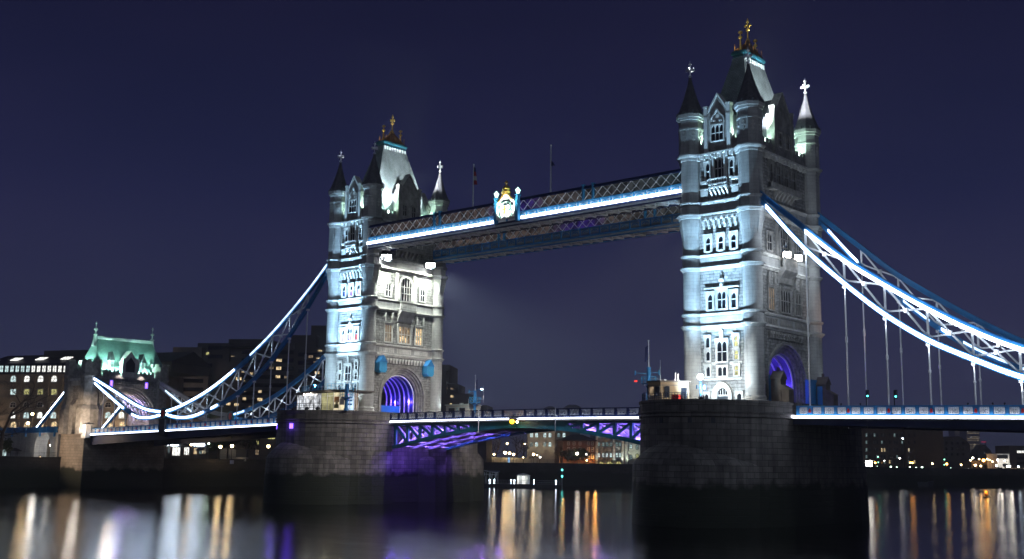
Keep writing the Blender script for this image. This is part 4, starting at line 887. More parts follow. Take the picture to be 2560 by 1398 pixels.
for y in (-6.9, 9.2):
    MB(G).lathe(-183.8, y, [(.9, 18.6), (.5, 20.6), (.42, 21.3), (.6, 21.4), (.6, 21.6), (.2, 21.8), (.16, 22.6), (.5, 22.75), (.45, 23.1), (.12, 23.3), (.1, 24.1), (.28, 24.3), (.2, 24.6), (.03, 24.9)], 8).build('finial', M['lead'], rf)
mb = MB(G).prism([(-2.0, 10.9), (2.0, 10.9), (2.0, 14.8), (0, 17.6), (-2.0, 14.8)], AX1-2.5, AX1+.1, 'x')
for sg in (-1, 1): mb.box(AX1-.4, AX1+.45, sg*2.0-.3, sg*2.0+.3, 10.4, 15.6)
gb = mb.build('stone_gable', M['trim'], r); MB(G).prism([(-1.25, 12.2), (1.25, 12.2), (1.25, 14.4), (0, 16), (-1.25, 14.4)], AX1+.102, AX1+.16, 'x').build('gable_window', M['glass'], gb)
for y in (-4.4, 4.4):
    d_ = MB(G).box(-181.6, -179.4, y-.6, y+.6, 12.5, 15.0).build('dormer', M['lead'], rf); MB(G).prism([(y-.8, 15.0), (y+.8, 15.0), (y, 17.2)], -182.4, -179.2, 'x').build('dormer_roof', M['dkroof'], d_); MB(G).box(-179.398, -179.35, y-.4, y+.4, 13, 14.6).build('dormer_window', M['g_cooldim'], d_)
for y in (-4.9, 4.9):
    w_ = MB(G).box(AX1-.02, AX1+.12, y-.55, y+.55, 8.2, 10.0).build('slit_window', M['trim'], r); MB(G).box(AX1+.121, AX1+.14, y-.32, y+.32, 8.4, 9.8).build('glass', M['purple'], w_)
mb = MB(lambda s, d, z: (s, -10.1-d, z))
for q in range(8): mb.box(-187.0+q*.85, -186.6+q*.85, .05, .55, 8.4, 9.6)
mb.box(-187.6, -180.0, .0, .7, 9.6, 10.2); mb.build('corbel_table', M['trim'], r)
mb = MB()
for x in (-188.4, -184.2): mb.prism([(x-.9, -3.6), (x+.9, -3.6), (x+.9, 3.6), (x-.9, 3.6)], -11.2, -10.0, 'y'); mb.add([(x-.9, -11.2, 3.6), (x+.9, -11.2, 3.6), (x+.9, -10.0, 5.4), (x-.9, -10.0, 5.4), (x-.9, -10.0, 3.6), (x+.9, -10.0, 3.6)], [(0, 1, 2, 3), (0, 3, 4), (1, 5, 2), (0, 4, 5, 1), (4, 3, 2, 5)])
mb.build('buttress', M['darkstone'], r)
gg = (.5, 1., .82)
for y in (-4.2, -1.9, 3.1, 5.4): lamp('POINT', (-178.9, y, 12.4), 1500, gg, size=.25)
for y in (-6.4, 8.4): lamp('SPOT', (-178.4, y, 12.6), 13000, (.55, 1., .85), (-183, 1.2, 18), 100, .8, .3)
for y in (-6.0, -2.6, 3.4, 7.2): lamp('SPOT', (-177.3, y, 13.3), 6500, (.5, 1., .84), (-183.2, y*.9+.6, 19.6), 55, .9, .3)
lamp('SPOT', (-184, -10.3, 12.8), 9000, (.55, 1., .85), (-184, -6, 18), 100, .8, .3)
lamp('SPOT', (-177.2, -2.3, 11.6), 300, (1, .85, .8), (-178.5, -3, 8), 100, .6, .2); lamp('SPOT', (-177.2, 3.6, 11.6), 300, (1, .85, .8), (-178.5, 3.4, 8), 100, .6, .2)
for x in (-186, -180.5): lamp('POINT', (x, 4.6, 3.2), 600, (.5, .38, 1.), size=.3)
lamp('SPOT', (-168, -22, -6), 26000, (1., .74, .5), (-179, -10, 1), 36, .9, .5); lamp('POINT', (-183, 0, 0), 1800, (1., .8, .65), size=.4)
lamp('SPOT', (-190, -30, -8), 20000, (1., .72, .48), (-181, -10.8, -6), 64, .9, .5)
# ------------------------------------------------------------------ things standing on the piers
def railing(name, label, pts, h, m_, group=None, n_rail=3, step=1.2):
    r = thing(name, label, 'railing', pts[0], group); mb = MB()
    for a, b in zip(pts[:-1], pts[1:]):
        a, b = Vector(a), Vector(b); k = max(1, int((b-a).length/step))
        for i in range(k+1): p = a+(b-a)*i/k; mb.bar(p, p+Vector((0, 0, h)), .07)
        for q in range(n_rail): z = Vector((0, 0, h*(q+1)/n_rail)); mb.bar(a+z, b+z, .06, .06)
    mb.build('rails', m_, r); return r
def nose(X, k0, k1, n, z=.06, o=-.3):
    return [(X+(PAR+o)*cos(1.5*pi+k0+(k1-k0)*i/n), -9.1+(14.4+o)*sin(1.5*pi+k0+(k1-k0)*i/n), z) for i in range(n+1)]
M['l_dimred'] = emit('dim_red_lamp', (1, .05, .03), 1.6)
railing('pier_railing', 'blue railing round the nose of the nearer pier beside the control cabin', nose(0, -1.25, -.5, 8), 1.15, M['blue'])
railing('pier_railing', 'low dark blue fence before the lit front of the nearer tower', nose(0, -.45, .25, 8), .9, M['dkblue'], step=.35)
railing('pier_railing', 'thin railing before the glass pavilion on the farther pier', nose(XN, -.5, .75, 10), 1.1, M['iron'])
def mast(label, p, h, arms, flagc=None, z0=.06, platform=1.6, fsg=-1, lights=()):
    x, y = p; r = thing('signal_mast', label, 'signal mast', (x, y, z0))
    MB().lathe(x, y, [(.5, z0), (.42, z0+.3), (.3, z0+.6), (.3, platform-.6), (.55, platform-.2), (1.15, platform-.02), (1.15, platform+.12), (.3, platform+.14), (.28, platform+2.3), (.36, platform+2.35), (.36, platform+2.5)], 12).build('column', M['blue'], r)
    MB().tube((x, y, platform+2.5), (x, y, h), .08, .05, 8).ball((x, y, h), .11, 8).build('flagstaff', M['metal'], r)
    mb = MB()
    for k in range(12):
        a_ = k*pi/6; b_ = a_+pi/6; mb.bar((x+1.1*cos(a_), y+1.1*sin(a_), platform+.1), (x+1.1*cos(a_), y+1.1*sin(a_), platform+1.1), .05)
        for q in (.6, 1.1): mb.bar((x+1.1*cos(a_), y+1.1*sin(a_), platform+q), (x+1.1*cos(b_), y+1.1*sin(b_), platform+q), .05)
    mb.build('platform_railing', M['skyblue'], r)
    mb = MB()
    for dx, z in arms: mb.bar((x, y, z), (x+dx*RT.x, y+dx*RT.y, z), .07).bar((x+dx*RT.x, y+dx*RT.y, z-.3), (x+dx*RT.x, y+dx*RT.y, z+.4), .12)
    mb.build('yard_arm', M['skyblue'], r)
    MB().tube((x+1.7*RT.x, y+1.7*RT.y, platform+.1), (x+1.7*RT.x, y+1.7*RT.y, platform+3.6), .04, .03).bar((x, y, platform+.8), (x+1.7*RT.x, y+1.7*RT.y, platform+.8), .05).build('aerial', M['metal'], r)
    if flagc:
        vs = []; fs = []; H = h-.6
        for i, zz in enumerate((H, H-1.1, H-2.2)):
            for q in range(4): vs.append((x+fsg*(.08+.12*q+.05*i)*RT.x, y+fsg*(.08+.12*q+.05*i)*RT.y+.1*(-1)**q, zz-.12*q))
        for i in range(2): fs += [(i*4+q, i*4+q+1, i*4+q+5, i*4+q+4) for q in range(3)]
        o = MB().add(vs, fs).build('flag_cloth', flagc, r); sm = o.modifiers.new('thickness', 'SOLIDIFY'); sm.thickness = .03
    for dx, z, m_, rr in lights: MB().bar((x+dx*RT.x-.2, y+dx*RT.y, z), (x+dx*RT.x+.2, y+dx*RT.y, z), rr*1.6).build('signal_light', M[m_], r)
    return r
mast('blue signal mast with limp flag and red light, left edge of the nearer pier', (-9.55, -14.2), 9.3, [(-2.0, 4.5), (1.5, 4.6)], cl_blue, .06, 2.9, -1, [(-1.9, 3.35, 'l_dimred', .13)])
pm = at(865, 1033, 1, -17.5); mast('blue signal mast standing before the glass pavilion', (pm.x, -17.5), 5.6, [(-1.2, 3.9), (1.2, 3.8)], None, .06, 2.35, -1, [(.2, 2.9, 'l_dimred', .08)])
pm = at(1187, 1012, 1, 16.0); mast('pale blue signal mast on the far end of the farther pier, right of its tower', (pm.x, 16.0), 8.5, [(-1.2, 5.2), (1.2, 5.6)], cl_blue, .06, 2.9, 1, [(1.3, 5.7, 'l_cool', .12)])
MB()
# control cabins
def cabin(label, poly, z0, z1, wall, fac_windows, roofm):
    cx, cy = sum(p[0] for p in poly)/len(poly), sum(p[1] for p in poly)/len(poly)
    r = thing('control_cabin', label, 'cabin', (cx, cy, z0)); MB().prism(poly, z0, z1).build('wall', wall, r)
    ex = lambda k: [(cx+(x-cx)*k, cy+(y-cy)*k) for x, y in poly]
    MB().prism(ex(1.08), z1+.002, z1+.22).prism(ex(1.02), z1-.5, z1-.38).build('flat_roof', roofm, r)
    mb = MB().box(cx-.8, cx-.2, cy-.3, cy+.3, z1+.22, z1+.55).tube((cx+1.5, cy, z1+.2), (cx+1.5, cy, z1+1.4), .04).tube((cx+2.0, cy, z1+.2), (cx+2.0, cy, z1+1.2), .04); mb.build('roof_aerials', M['metal'], r)
    for i, fr, wd, zz0, zz1, g in fac_windows:
        a, b = Vector((*poly[i], 0)), Vector((*poly[(i+1) % len(poly)], 0)); p = a+(b-a)*fr; t_ = (b-a).normalized(); nn = Vector((t_.y, -t_.x, 0))
        if nn.dot(p-Vector((cx, cy, 0))) < 0: nn = -nn
        q = lambda z: p+nn*.03+Vector((0, 0, z)); m_ = (zz0+zz1)/2
        w_ = MB().bar(q(m_)-t_*wd/2, q(m_)+t_*wd/2, .1, zz1-zz0+.16).build('window', M['iron'], r); MB().bar(q(m_)+nn*.06-t_*(wd/2-.07), q(m_)+nn*.06+t_*(wd/2-.07), .02, zz1-zz0).build('glass', g, w_)
    return r
pc = [(-9.0, -15.2), (-7.6, -17.2), (-5.6, -17.0), (-2.4, -14.6), (-4.4, -12.0), (-7.4, -12.6)]
cabin('brown flat-roofed control cabin on the nearer pier beside the flag mast', pc, .06, 2.95, mat('brown_render', (.27, .20, .13), .85), [(0, .5, 1.6, 1.0, 2.3, M['glass']), (1, .3, .8, 1.0, 2.3, M['g_dim']), (1, .75, .7, 1.0, 2.3, M['glass']), (2, .22, .75, .9, 2.3, M['glass']), (2, .82, .85, .5, 2.1, M['glass'])], M['concrete'])
lamp('SPOT', (-1.5, -19, 2.5), 30, (1, .8, .55), (-4, -15.5, 2), 90, .8, .2)
p0, p1 = at(1115, 1028, 1, 15.5), at(1172, 1028, 1, 15.5)
cabin('low pale control cabin on the far side of the farther pier', [(p0.x, 15.5), (p1.x, 15.5), (p1.x, 19), (p0.x, 19)], .06, 2.5, M['plaster'], [(0, .25, 1.6, .9, 1.9, M['glass']), (0, .5, .5, 1.2, 1.9, M['g_cooldim']), (0, .72, 1.5, .9, 1.9, M['glass'])], M['lead'])
# life-saving box
r = thing('equipment_box', 'red locker behind the pier railing beside the cabin', 'locker', (-2.2, -18.2, .06)); MB().box(-2.8, -1.6, -18.6, -17.8, .06, .95).box(-2.86, -1.54, -18.66, -17.74, .95, 1.02).build('body', M['red'], r); MB().box(-2.25, -2.15, -18.64, -18.602, .5, .6).build('handle', M['metal'], r)
# bright lamp standard before the nearer tower
p = at(1752, 1003, 1, -17.0); x = p.x; r = thing('lamp_standard', 'glaring white lamp standard on the pier before the nearer tower', 'lamp', (x, -17, .06))
MB().lathe(x, -17, [(.22, .06), (.18, .4), (.09, .6), (.08, 2.6)], 10).bar((x-.55*RT.x, -17-.55*RT.y, 1.9), (x+.55*RT.x, -17+.55*RT.y, 1.9), .08).build('post', M['blue'], r)
mb = MB()
for k in (-.55, .55): mb.bar((x+k*RT.x, -17+k*RT.y, 1.75), (x+k*RT.x, -17+k*RT.y, 2.3), .14)
mb.build('cross_arm', M['blue'], r)
MB().ball((x, -17, 3.45), .42, 12).build('lantern', M['warmflood'], r); MB().tube((x, -17, 2.6), (x, -17, 3.05), .06).build('lantern_stem', M['blue'], r)
lamp('POINT', (x, -15.8, 3.6), 2600, (1, .96, .86), size=.4)
# glass pavilion on the farther pier
cu = [(743, -13.6), (765, -15.6), (803, -17.2), (834, -17.6), (862, -17.0), (884, -15.8), (893, -14.2)]
pp = [(at(u, 1030, 1, y).x, y) for u, y in cu]; r = thing('glass_pavilion', 'brightly lit glass pavilion with curved roof on the farther pier', 'pavilion', (pp[3][0], -15, .06))
back = [(pp[-1][0]+.2, -11.6), (pp[0][0]-.4, -11.6)]; cx = sum(a for a, b in pp)/len(pp); cy = -14.2
MB().prism(pp+back, .06, .16).build('floor', M['concrete'], r)
roofp = [(cx+(a-cx)*1.12, cy+(b-cy)*1.28) for a, b in pp+back]
MB().prism(roofp, 3.6, 3.85).prism([(cx+(a-cx)*1.06, cy+(b-cy)*1.12) for a, b in pp+back], 3.42, 3.6).build('curved_roof', M['concrete'], r)
GL = ['g_white', 'g_white', 'g_yellow', 'g_pale', 'g_pink', 'g_white']
M['g_pav'] = litglass('lit_pavilion_glass', (.92, .95, 1.), .75, .9, 1.1); M['g_pale'] = litglass('lit_panel_cream', (1., .86, .55), .85, .35, .6); M['g_olive'] = litglass('lit_panel_olive', (.75, .7, .36), .55, .5, .5); M['g_sky'] = litglass('lit_panel_blue_white', (.6, .8, 1.), 1.3, .5, .7)
GL = ['g_pav', 'g_pav', 'g_olive', 'g_pale', 'g_sky', 'g_dim']
for i, g in enumerate(GL):
    a, b = Vector((*pp[i], 0)), Vector((*pp[i+1], 0)); t_ = (b-a).normalized(); nn = Vector((t_.y, -t_.x, 0)); k = 4 if i < 2 else 2
    o = MB().bar(a+Vector((0, 0, 1.75)), b+Vector((0, 0, 1.75)), .06, 3.18).build('glass_wall', M[g], r)
    mb = MB()
    for q in range(k+1): p = a+(b-a)*q/k+nn*.09; mb.bar(p+Vector((0, 0, .16)), p+Vector((0, 0, 3.4)), .09)
    for z in ((.9, 1.7, 2.5) if i < 2 else (2.75,)): mb.bar(a+nn*.09+Vector((0, 0, z)), b+nn*.09+Vector((0, 0, z)), .06, .06)
    mb.build('glazing_bars', M['white'], o)
    if i == 3:   # a plain abstract printed panel
        for j, (f0, f1, z0, z1, c_) in enumerate(((.05, .5, 1.6, 2.6, (.5, .22, .08)), (.15, .4, 1.2, 1.9, (.55, .42, .25)), (.05, .45, .5, 1.2, (.16, .17, .08)), (.55, .95, 1.1, 2.3, (.5, .47, .45)))):
            MB().bar(a+(b-a)*f0+nn*(.1+.004*j)+Vector((0, 0, (z0+z1)/2)), a+(b-a)*f1+nn*(.1+.004*j)+Vector((0, 0, (z0+z1)/2)), .004, z1-z0).build('printed_panel', mat('print_colour', c_), o)
    if i == 4:
        for z in (1.2, 1.9, 2.4): MB().bar(a+(b-a)*.25+nn*.1+Vector((0, 0, z)), a+(b-a)*.8+nn*.1+Vector((0, 0, z)), .02, .3).build('printed_stripe', M['blue'], o)
for i in range(3): q = Vector((*pp[1], 3.3))*(1-i*.22)+Vector((*pp[2], 3.3))*(i*.22); MB().ball(q+Vector((.0, -.6, 0)), .16, 8).build('downlight', M['l_white'], r)
lamp('POINT', (cx-3.0, -13.5, 2.8), 120, (.9, .95, 1), size=.4); lamp('POINT', (cx+2, -18.8, 2.9), 80, (1, .9, .7), size=.3)
rl = railing('roof_railing', 'blue white railing on the roof of the glass pavilion', [(a*.9+cx*.1, b*.9+cy*.1, 3.86) for a, b in pp], 1.2, M['skyblue'], n_rail=4, step=1.0)
lamp('SPOT', (cx-4, -13.2, 4.4), 200, (.8, .95, 1.), (cx-4, -13.2, 9), 140, .8, .2)

# stone kiosks by the road at the nearer tower
for y, lb in ((-7.4, 'stepped stone kiosk with blue doors, left of the nearer arch'), (7.3, 'stepped stone kiosk with blue doors, right of the nearer arch')):
    s = -1 if y < 0 else 1; y *= .95; r = thing('stone_kiosk', lb, 'kiosk', (7.8, y, 0)); x = 6.9; M['kiosk'] = nz(mat('dark_kiosk_stone', (.12, .10, .09), .85), 1.2, .4)  # darker stone tone for the kiosks
    mb = MB().box(x, x+1.5, y-.8, y+.8, .06, 3.5).prism([(y-.95, 3.5), (y+.95, 3.5), (y, 4.7)], x-.15, x+1.65, 'x').box(x+1.5, x+2.7, y-.7, y+.7, .06, 1.9).prism([(x+1.5, 1.9), (x+2.9, 1.9), (x+1.5, 2.7)], y-.8, y+.8, 'y').box(x+.6, x+.9, y-.15, y+.15, 4.6, 5.2)
    mb.build('stone_body', M['kiosk'], r); MB().box(x-.9, x-.01, y-s*2.6, y-s*.2, .06, 4.2).box(x+.3, x+1.1, y-s*1.0-s*.12, y-s*1.002, .2, 3.2).build('blue_door', M['blue'], r)
# people and traffic lights on the side span
def person(label, x, y, z, h, facing, m_):
    J = {'pel': (0, 0, .52), 'ch': (0, .01, .74), 'nk': (0, .015, .845), 'hd': (0, .03, .93), 'sl': (-.115, .01, .80), 'el': (-.14, .0, .63), 'hl': (-.13, .06, .47), 'sr': (.115, .01, .80), 'er': (.14, .0, .63), 'hr': (.13, .07, .48), 'kl': (-.055, .03, .28), 'fl': (-.06, -.03, .03), 'tl': (-.06, .06, .015), 'kr': (.055, .05, .28), 'fr': (.06, .07, .03), 'tr': (.06, .15, .015)}
    E = [('pel', 'ch'), ('ch', 'nk'), ('nk', 'hd'), ('ch', 'sl'), ('sl', 'el'), ('el', 'hl'), ('ch', 'sr'), ('sr', 'er'), ('er', 'hr'), ('pel', 'kl'), ('kl', 'fl'), ('fl', 'tl'), ('pel', 'kr'), ('kr', 'fr'), ('fr', 'tr')]
    R = dict(pel=.085, ch=.10, nk=.034, hd=.062, sl=.045, el=.034, hl=.024, sr=.045, er=.034, hr=.024, kl=.045, fl=.03, tl=.024, kr=.045, fr=.03, tr=.024)
    K = list(J); me = bpy.data.meshes.new('person'); o = bpy.data.objects.new('person', me); C.objects.link(o)
    me.from_pydata([tuple(Vector(J[k])*h) for k in K], [(K.index(a), K.index(b)) for a, b in E], [])
    sk = o.modifiers.new('skin', 'SKIN')
    for i, k in enumerate(K): v = me.skin_vertices[0].data[i]; v.radius = (R[k]*h, R[k]*h*(.75 if k in ('ch', 'pel') else 1)); v.use_root = k == 'pel'
    o.modifiers.new('smooth', 'SUBSURF').levels = 1; o.modifiers['smooth'].render_levels = 2
    me.materials.append(m_); o.location = (x, y, z); o.rotation_euler = (0, 0, facing); ORG[o.name] = Vector((x, y, z))
    tag(o, label, 'person')
    c_ = Vector((0, .03*h, .955*h)); mb = MB().ball((x, y+.0, z+.965*h), .072*h, 10); hr = mb.build('hair', M['iron'], None); hr.parent = o; hr.location = Vector((0, 0, 0)); hr.matrix_parent_inverse = Matrix.Translation(-Vector((x, y, z)))
    return o
cw_ = [mat('dark_coat', (.04, .045, .06)), mat('brown_coat', (.16, .10, .07)), mat('blue_coat', (.03, .06, .22))]
for i, (u, lb) in enumerate(((2006, 'person in a brown coat walking by the nearer tower arch'), (2103, 'person in a dark coat between the first two hangers'), (2151, 'person in a blue coat beside the left traffic light'), (2420, 'person in a dark coat far along the right span, alone'), (2482, 'person in a brown coat near the right edge, left of a pair'), (2512, 'person in a dark coat at the right edge of the span'))):
    p = at(u, 1015, 1, -7.9); person(lb, p.x, -7.9, zfS(p.x)+.03, 1.74, radians(90 if i % 2 else -90), cw_[(1, 0, 2, 0, 1, 0)[i]])
for u, y, lb in ((2166, 5.4, 'left traffic light showing green on the side span'), (2236, -6.6, 'right traffic light showing green, beside a bright hanger')):
    p = at(u, 1005, 1, y); x = p.x; z = zfS(x)+.03; r = thing('traffic_light', lb, 'traffic light', (x, y, z)); zt_ = at(u, 978, 1, y).z
    MB().tube((x, y, z), (x, y, zt_+.1), .08).build('post', M['iron'], r)
    hd = MB().bar((x+.28, y-.12, zt_-1.0), (x+.28, y-.12, zt_+.15), .42, .3).build('signal_head', M['iron'], r)
    for k, (m_) in enumerate(('iron', 'iron', 'l_teal')):
        q = Vector((x+.34, y-.32, zt_-.05-.34*k)); MB().ball(q, .13, 8).build('signal_lens', M[m_], hd); MB().bar(q+Vector((0, .0, .14)), q+Vector((.12, -.16, .12)), .26, .03).build('visor', M['iron'], hd)

# ------------------------------------------------------------------ northern bank
bp2 = bank_pts(); r = thing('river_wall', 'long dark granite river wall along the far bank', 'river wall', (-170, 70, WATER))
mb = MB()
for (x0, y0), (x1, y1) in zip(bp2[:-1], bp2[1:]):
    mb.bar((x0, y0, (WATER-1+QUAY+.3)/2), (x1, y1, (WATER-1+QUAY+.3)/2), 1.2, QUAY+1.3-WATER); mb.bar((x0, y0, QUAY+.42), (x1, y1, QUAY+.42), 1.5, .24)
mb.build('wall_face', M['wall'], r)
railing('quay_railing', 'thin dark railing along the top of the river wall', [(x-.6, y, QUAY+.54) for x, y in bp2[2:9]], 1.1, M['iron'], step=3)
class Fac:
    def __init__(s, u, v, dep, ang=0):
        s.O = atd(u, v, dep); e = Vector((RT.x, RT.y, 0)).normalized(); a = radians(ang)
        s.e = Vector((e.x*cos(a)-e.y*sin(a), e.x*sin(a)+e.y*cos(a), 0)); s.n = Vector((s.e.y, -s.e.x, 0))
    def T(s, a, d, z): p = s.O+s.e*a+s.n*d; return (p.x, p.y, z)
    def px(s, u, v, d=0):
        q = ray(u, v); P = s.O+s.n*d; t_ = (P-CAM).dot(s.n)/q.dot(s.n); p = CAM+q*t_; return ((p-s.O).dot(s.e), p.z)
    def box(s, mb, u0, u1, vt, d0, d1, z0=QUAY, vm=None):
        um = (u0+u1)/2; mb.xf = s.T; a, b = s.px(u0, 1100, d1)[0], s.px(u1, 1100, d1)[0]; z = s.px(um, vt, d1)[1]; return mb.box(a, b, d0, d1, z0, z)
def win(F, par, name, u, v, wpx, hpx, g, d=.0, arched=False, bars=(1, 1), frame=None, label=None):
    a, z0 = F.px(u-wpx/2, v+hpx/2, d); b, z1 = F.px(u+wpx/2, v-hpx/2, d); b = max(b, a+.2); t_ = .18
    T = lambda s, dd, z: F.T(s, d+dd, z)
    if arched:
        R = (b-a)/2; m_ = (a+b)/2; zs = z1-R*.8; pts = [(a, z0), (b, z0)]+[(m_+R*cos(pi*i/8), zs+R*.8*sin(pi*i/8)) for i in range(9)]
    else: pts = [(a, z0), (b, z0), (b, z1), (a, z1)]
    mb = MB(T); mb.poly([(p, .06, q) for p, q in pts+[pts[0]]], t_, .16, (0, 1, 0))
    for i in range(1, bars[0]+1): x = a+(b-a)*i/(bars[0]+1); mb.box(x-.05, x+.05, .03, .1, z0, z1-.02)
    for i in range(1, bars[1]+1): z = z0+(z1-z0)*i/(bars[1]+1); mb.box(a, b, .031, .101, z-.05, z+.05)
    o = mb.build(name, frame or M['iron'], par, label=label); MB(T).prism(pts, .0, .02, 'y').build('glass', M[g] if isinstance(g, str) else g, o); return o
# arcaded stone office block at far left
F = Fac(100, 1000, 338, -20); r = thing('office_block', 'long stone block with rows of lit arched windows, left of the gatehouse', 'building', F.T(0, 0, QUAY))
mb = MB(); F.box(mb, -60, 332, 934, -22, 0); mb.build('wall', M['ybrick'], r)
mb = MB(F.T); a, b = F.px(-60, 1000)[0], F.px(420, 1000)[0]; z1 = F.px(100, 912)[1]; z0 = F.px(100, 933)[1]
mb.box(a+.4, b-.4, -20, -1.2, z0, z1); at_ = mb.build('attic_storey', M['dkconcrete'], r)
for i in range(13): u = 4+13.3*i; win(F, at_, 'attic_window', u, 922.5, 11.5, 17, 'g_white' if i > 5 else 'g_cool', -1.15, bars=(1, 1))
zr = F.px(120, 878)[1]; MB(F.T).prism([(-1.0, z1+.02), (-1.0, z1+.5), (-11, zr), (-20, z1+.5), (-20, z1+.02)], a+.2, b-.2, 'x').build('sloped_roof', M['dkroof'], r)
MB(F.T).box(F.px(60, 900)[0], F.px(165, 900)[0], -14, -8, zr-1, zr+1.0).build('roof_plant', M['dkroof'], r)
for u in (15, 78, 141, 206):
    s0, s1 = F.px(u-10, 897)[0], F.px(u+10, 897)[0]; zc = z1+2.2
    MB(F.T).add([(s0, -3.2, zc-.3), (s1, -3.2, zc-.3), (s1+.5, -4.7, zc+.5), (s0+.5, -4.7, zc+.5), (s0, -3.4, zc-.5), (s1, -3.4, zc-.5), (s1+.5, -4.9, zc+.3), (s0+.5, -4.9, zc+.3)], [(0, 1, 2, 3), (4, 5, 6, 7), (0, 1, 5, 4), (1, 2, 6, 5), (2, 3, 7, 6), (3, 0, 4, 7)]).build('skylight', M['g_white'], r)
for i in range(-2, 7):
    u = 102+34*i
    for v, h, w_, g in ((947, 17, 16, 'g_cool' if i < -0 else 'g_white'), (980, 15, 16, 'g_yellow' if i > -2 else 'g_cool'), (1012, 14, 16, 'glass'), (1038, 17, 16, 'g_cool' if i % 2 else 'g_white')):
        if i == -1 and v == 947: g = 'g_white'
        win(F, r, 'arched_window', u-(v-947)*.02, v, w_, h, g, 0, v != 980, frame=M['plaster'])
    win(F, r, 'arcade_opening', u, 1066, 17, 24, 'g_warm', 0, True, frame=M['plaster'])
mb = MB(F.T)
for i in range(-2, 7):
    s_ = F.px(119+34*i, 1000)[0]; mb.box(s_-.25, s_+.25, 0, .35, QUAY, F.px(100, 940)[1])
for v in (960, 994, 1052): z = F.px(100, v)[1]; mb.box(a, b, 0, .25, z-.15, z+.15)
mb.build('pilaster', M['ybrick'], r)
for u in (-20, 48, 119, 187, 255, 310): lamp('POINT', F.T(F.px(u, 1050)[0], 5, QUAY+6), 1900, (1., .76, .55), size=.6)
# white bar pavilion below the tree
F2 = Fac(60, 1140, 300, -18); r = thing('riverside_cafe', 'low white riverside cafe with lit window at far left', 'building', F2.T(0, 0, QUAY))
mb = MB(); F2.box(mb, -60, 80, 1113, -8, 0); mb.build('wall', M['plaster'], r); mb = MB(); F2.box(mb, -62, 82, 1109, -8.5, .5, F2.px(20, 1113)[1]+.01); mb.build('flat_roof', M['concrete'], r)
for u, w_, g in ((11, 15, 'g_cool'), (32, 10, 'g_cool'), (64, 16, 'glass')): win(F2, r, 'window', u, 1131, w_, 19, g)
r = thing('awning', 'dark striped awning before the white riverside cafe', 'awning', F2.T(0, 2, QUAY)); a, z = F2.px(34, 1124, 2); b, _ = F2.px(74, 1124, 2)
MB(F2.T).prism([(.1, z+1.2), (3.2, z-.2), (3.2, z-.35), (.1, z+1.0)], a, b, 'x').build('canopy', M['iron'], r); MB(F2.T).box(a, a+.1, 3, 3.1, QUAY, z-.25).box(b-.1, b, 3, 3.1, QUAY, z-.25).box(a+1, b-1, 1, 2, QUAY, QUAY+1.6).build('posts', M['iron'], r)
# approach viaduct left of the gatehouse
r = thing('approach_viaduct', 'stone approach viaduct with pointed arch left of the gatehouse', 'viaduct', (-215, -9.5, QUAY))
mb = MB(lambda a, y, z: (a-197.2, y, z)); mb.arch(-11.3, -8, 4.2, 7.7, -7.2, QUAY, -3.2, 14, 'y'); mb.box(-60, -7.7, -11.3, -8, QUAY, -3.2); mb.box(-60, 7.7, -8, 9, -4.2, -3.3); mb.build('wall', M['ashlar'], r)
mb = MB().box(-257, -189.7, -11.6, -11.3, -3.2, -2.9).box(-257, -189.7, -11.55, -11.35, -2.0, -1.8)
for i in range(18): mb.box(-256+i*3.8, -255.5+i*3.8, -11.62, -11.3, -4.2 if i % 2 else -2.9, -1.7)
mb.box(-257, -189.7, -11.5, -11.42, -2.9, -2.0); mb.build('parapet', M['blue'], r)
lamp('POINT', (-197.2, -13.0, -6.5), 500, (1, .93, .85), size=.3); lamp('POINT', (-197.5, -6, -7.5), 500, (.95, .95, 1), size=.3)
# hotel
F = Fac(600, 950, 380, -6); r = thing('riverside_hotel', 'huge dark stepped concrete hotel behind the left chains, few windows lit', 'building', F.T(0, 0, QUAY))
for u0, u1, vt, d0, d1, m_ in ((418, 492, 868, -20, -4, 'concrete'), (424, 512, 934, -6, 3, 'concrete'), (480, 562, 858, -22, -5, 'dkconcrete'), (558, 662, 848, -24, -6, 'dkconcrete'), (520, 600, 905, -8, 0, 'dkconcrete'), (596, 742, 872, -20, 2, 'dkconcrete'), (640, 724, 858, -26, -8, 'dkconcrete'), (716, 780, 838, -26, -9, 'dkconcrete'), (738, 826, 868, -12, 4, 'dkconcrete'), (766, 900, 814, -30, -12, 'dkconcrete'), (820, 1112, 925, -20, 0, 'dkconcrete'), (1085, 1120, 912, -24, -6, 'dkconcrete'), (1080, 1142, 960, -18, -2, 'dkconcrete'), (1080, 1171, 984, -14, 1, 'dkconcrete'), (1120, 1216, 1013, -12, 3, 'dkconcrete')):
    mb = MB(); F.box(mb, u0, u1, vt, d0, d1); mb.build('wall', M[m_], r)
mb = MB(F.T); a, z = F.px(428, 866, -4); b, _ = F.px(420, 930, -4); mb.prism([(-4, z-.2), (-4, z+.4), (-12, z+2.2), (-20, z+.4), (-20, z-.2)], F.px(560, 848, -6)[0], F.px(660, 848, -6)[0], 'x').build('sloped_roof', M['dkroof'], r)
def band(v, u0, u1, d):
    s0, z = F.px(u0, v, d); s1, _ = F.px(u1, v, d); MB(F.T).box(s0, s1, d, d+.05, z-.6, z+.7).build('window_band', M['glass'], r)
for k in range(8): band(881+20.5*k, 604, 734, 2.01)
for k in range(7): band(887+20.5*k, 745, 822, 4.01)
for k in range(4): band(952+22*k, 428, 508, 3.01)
for k in range(3): band(870+22*k, 520, 556, -4.99)
for k in range(4): band(935+20*k, 830, 1105, .01)
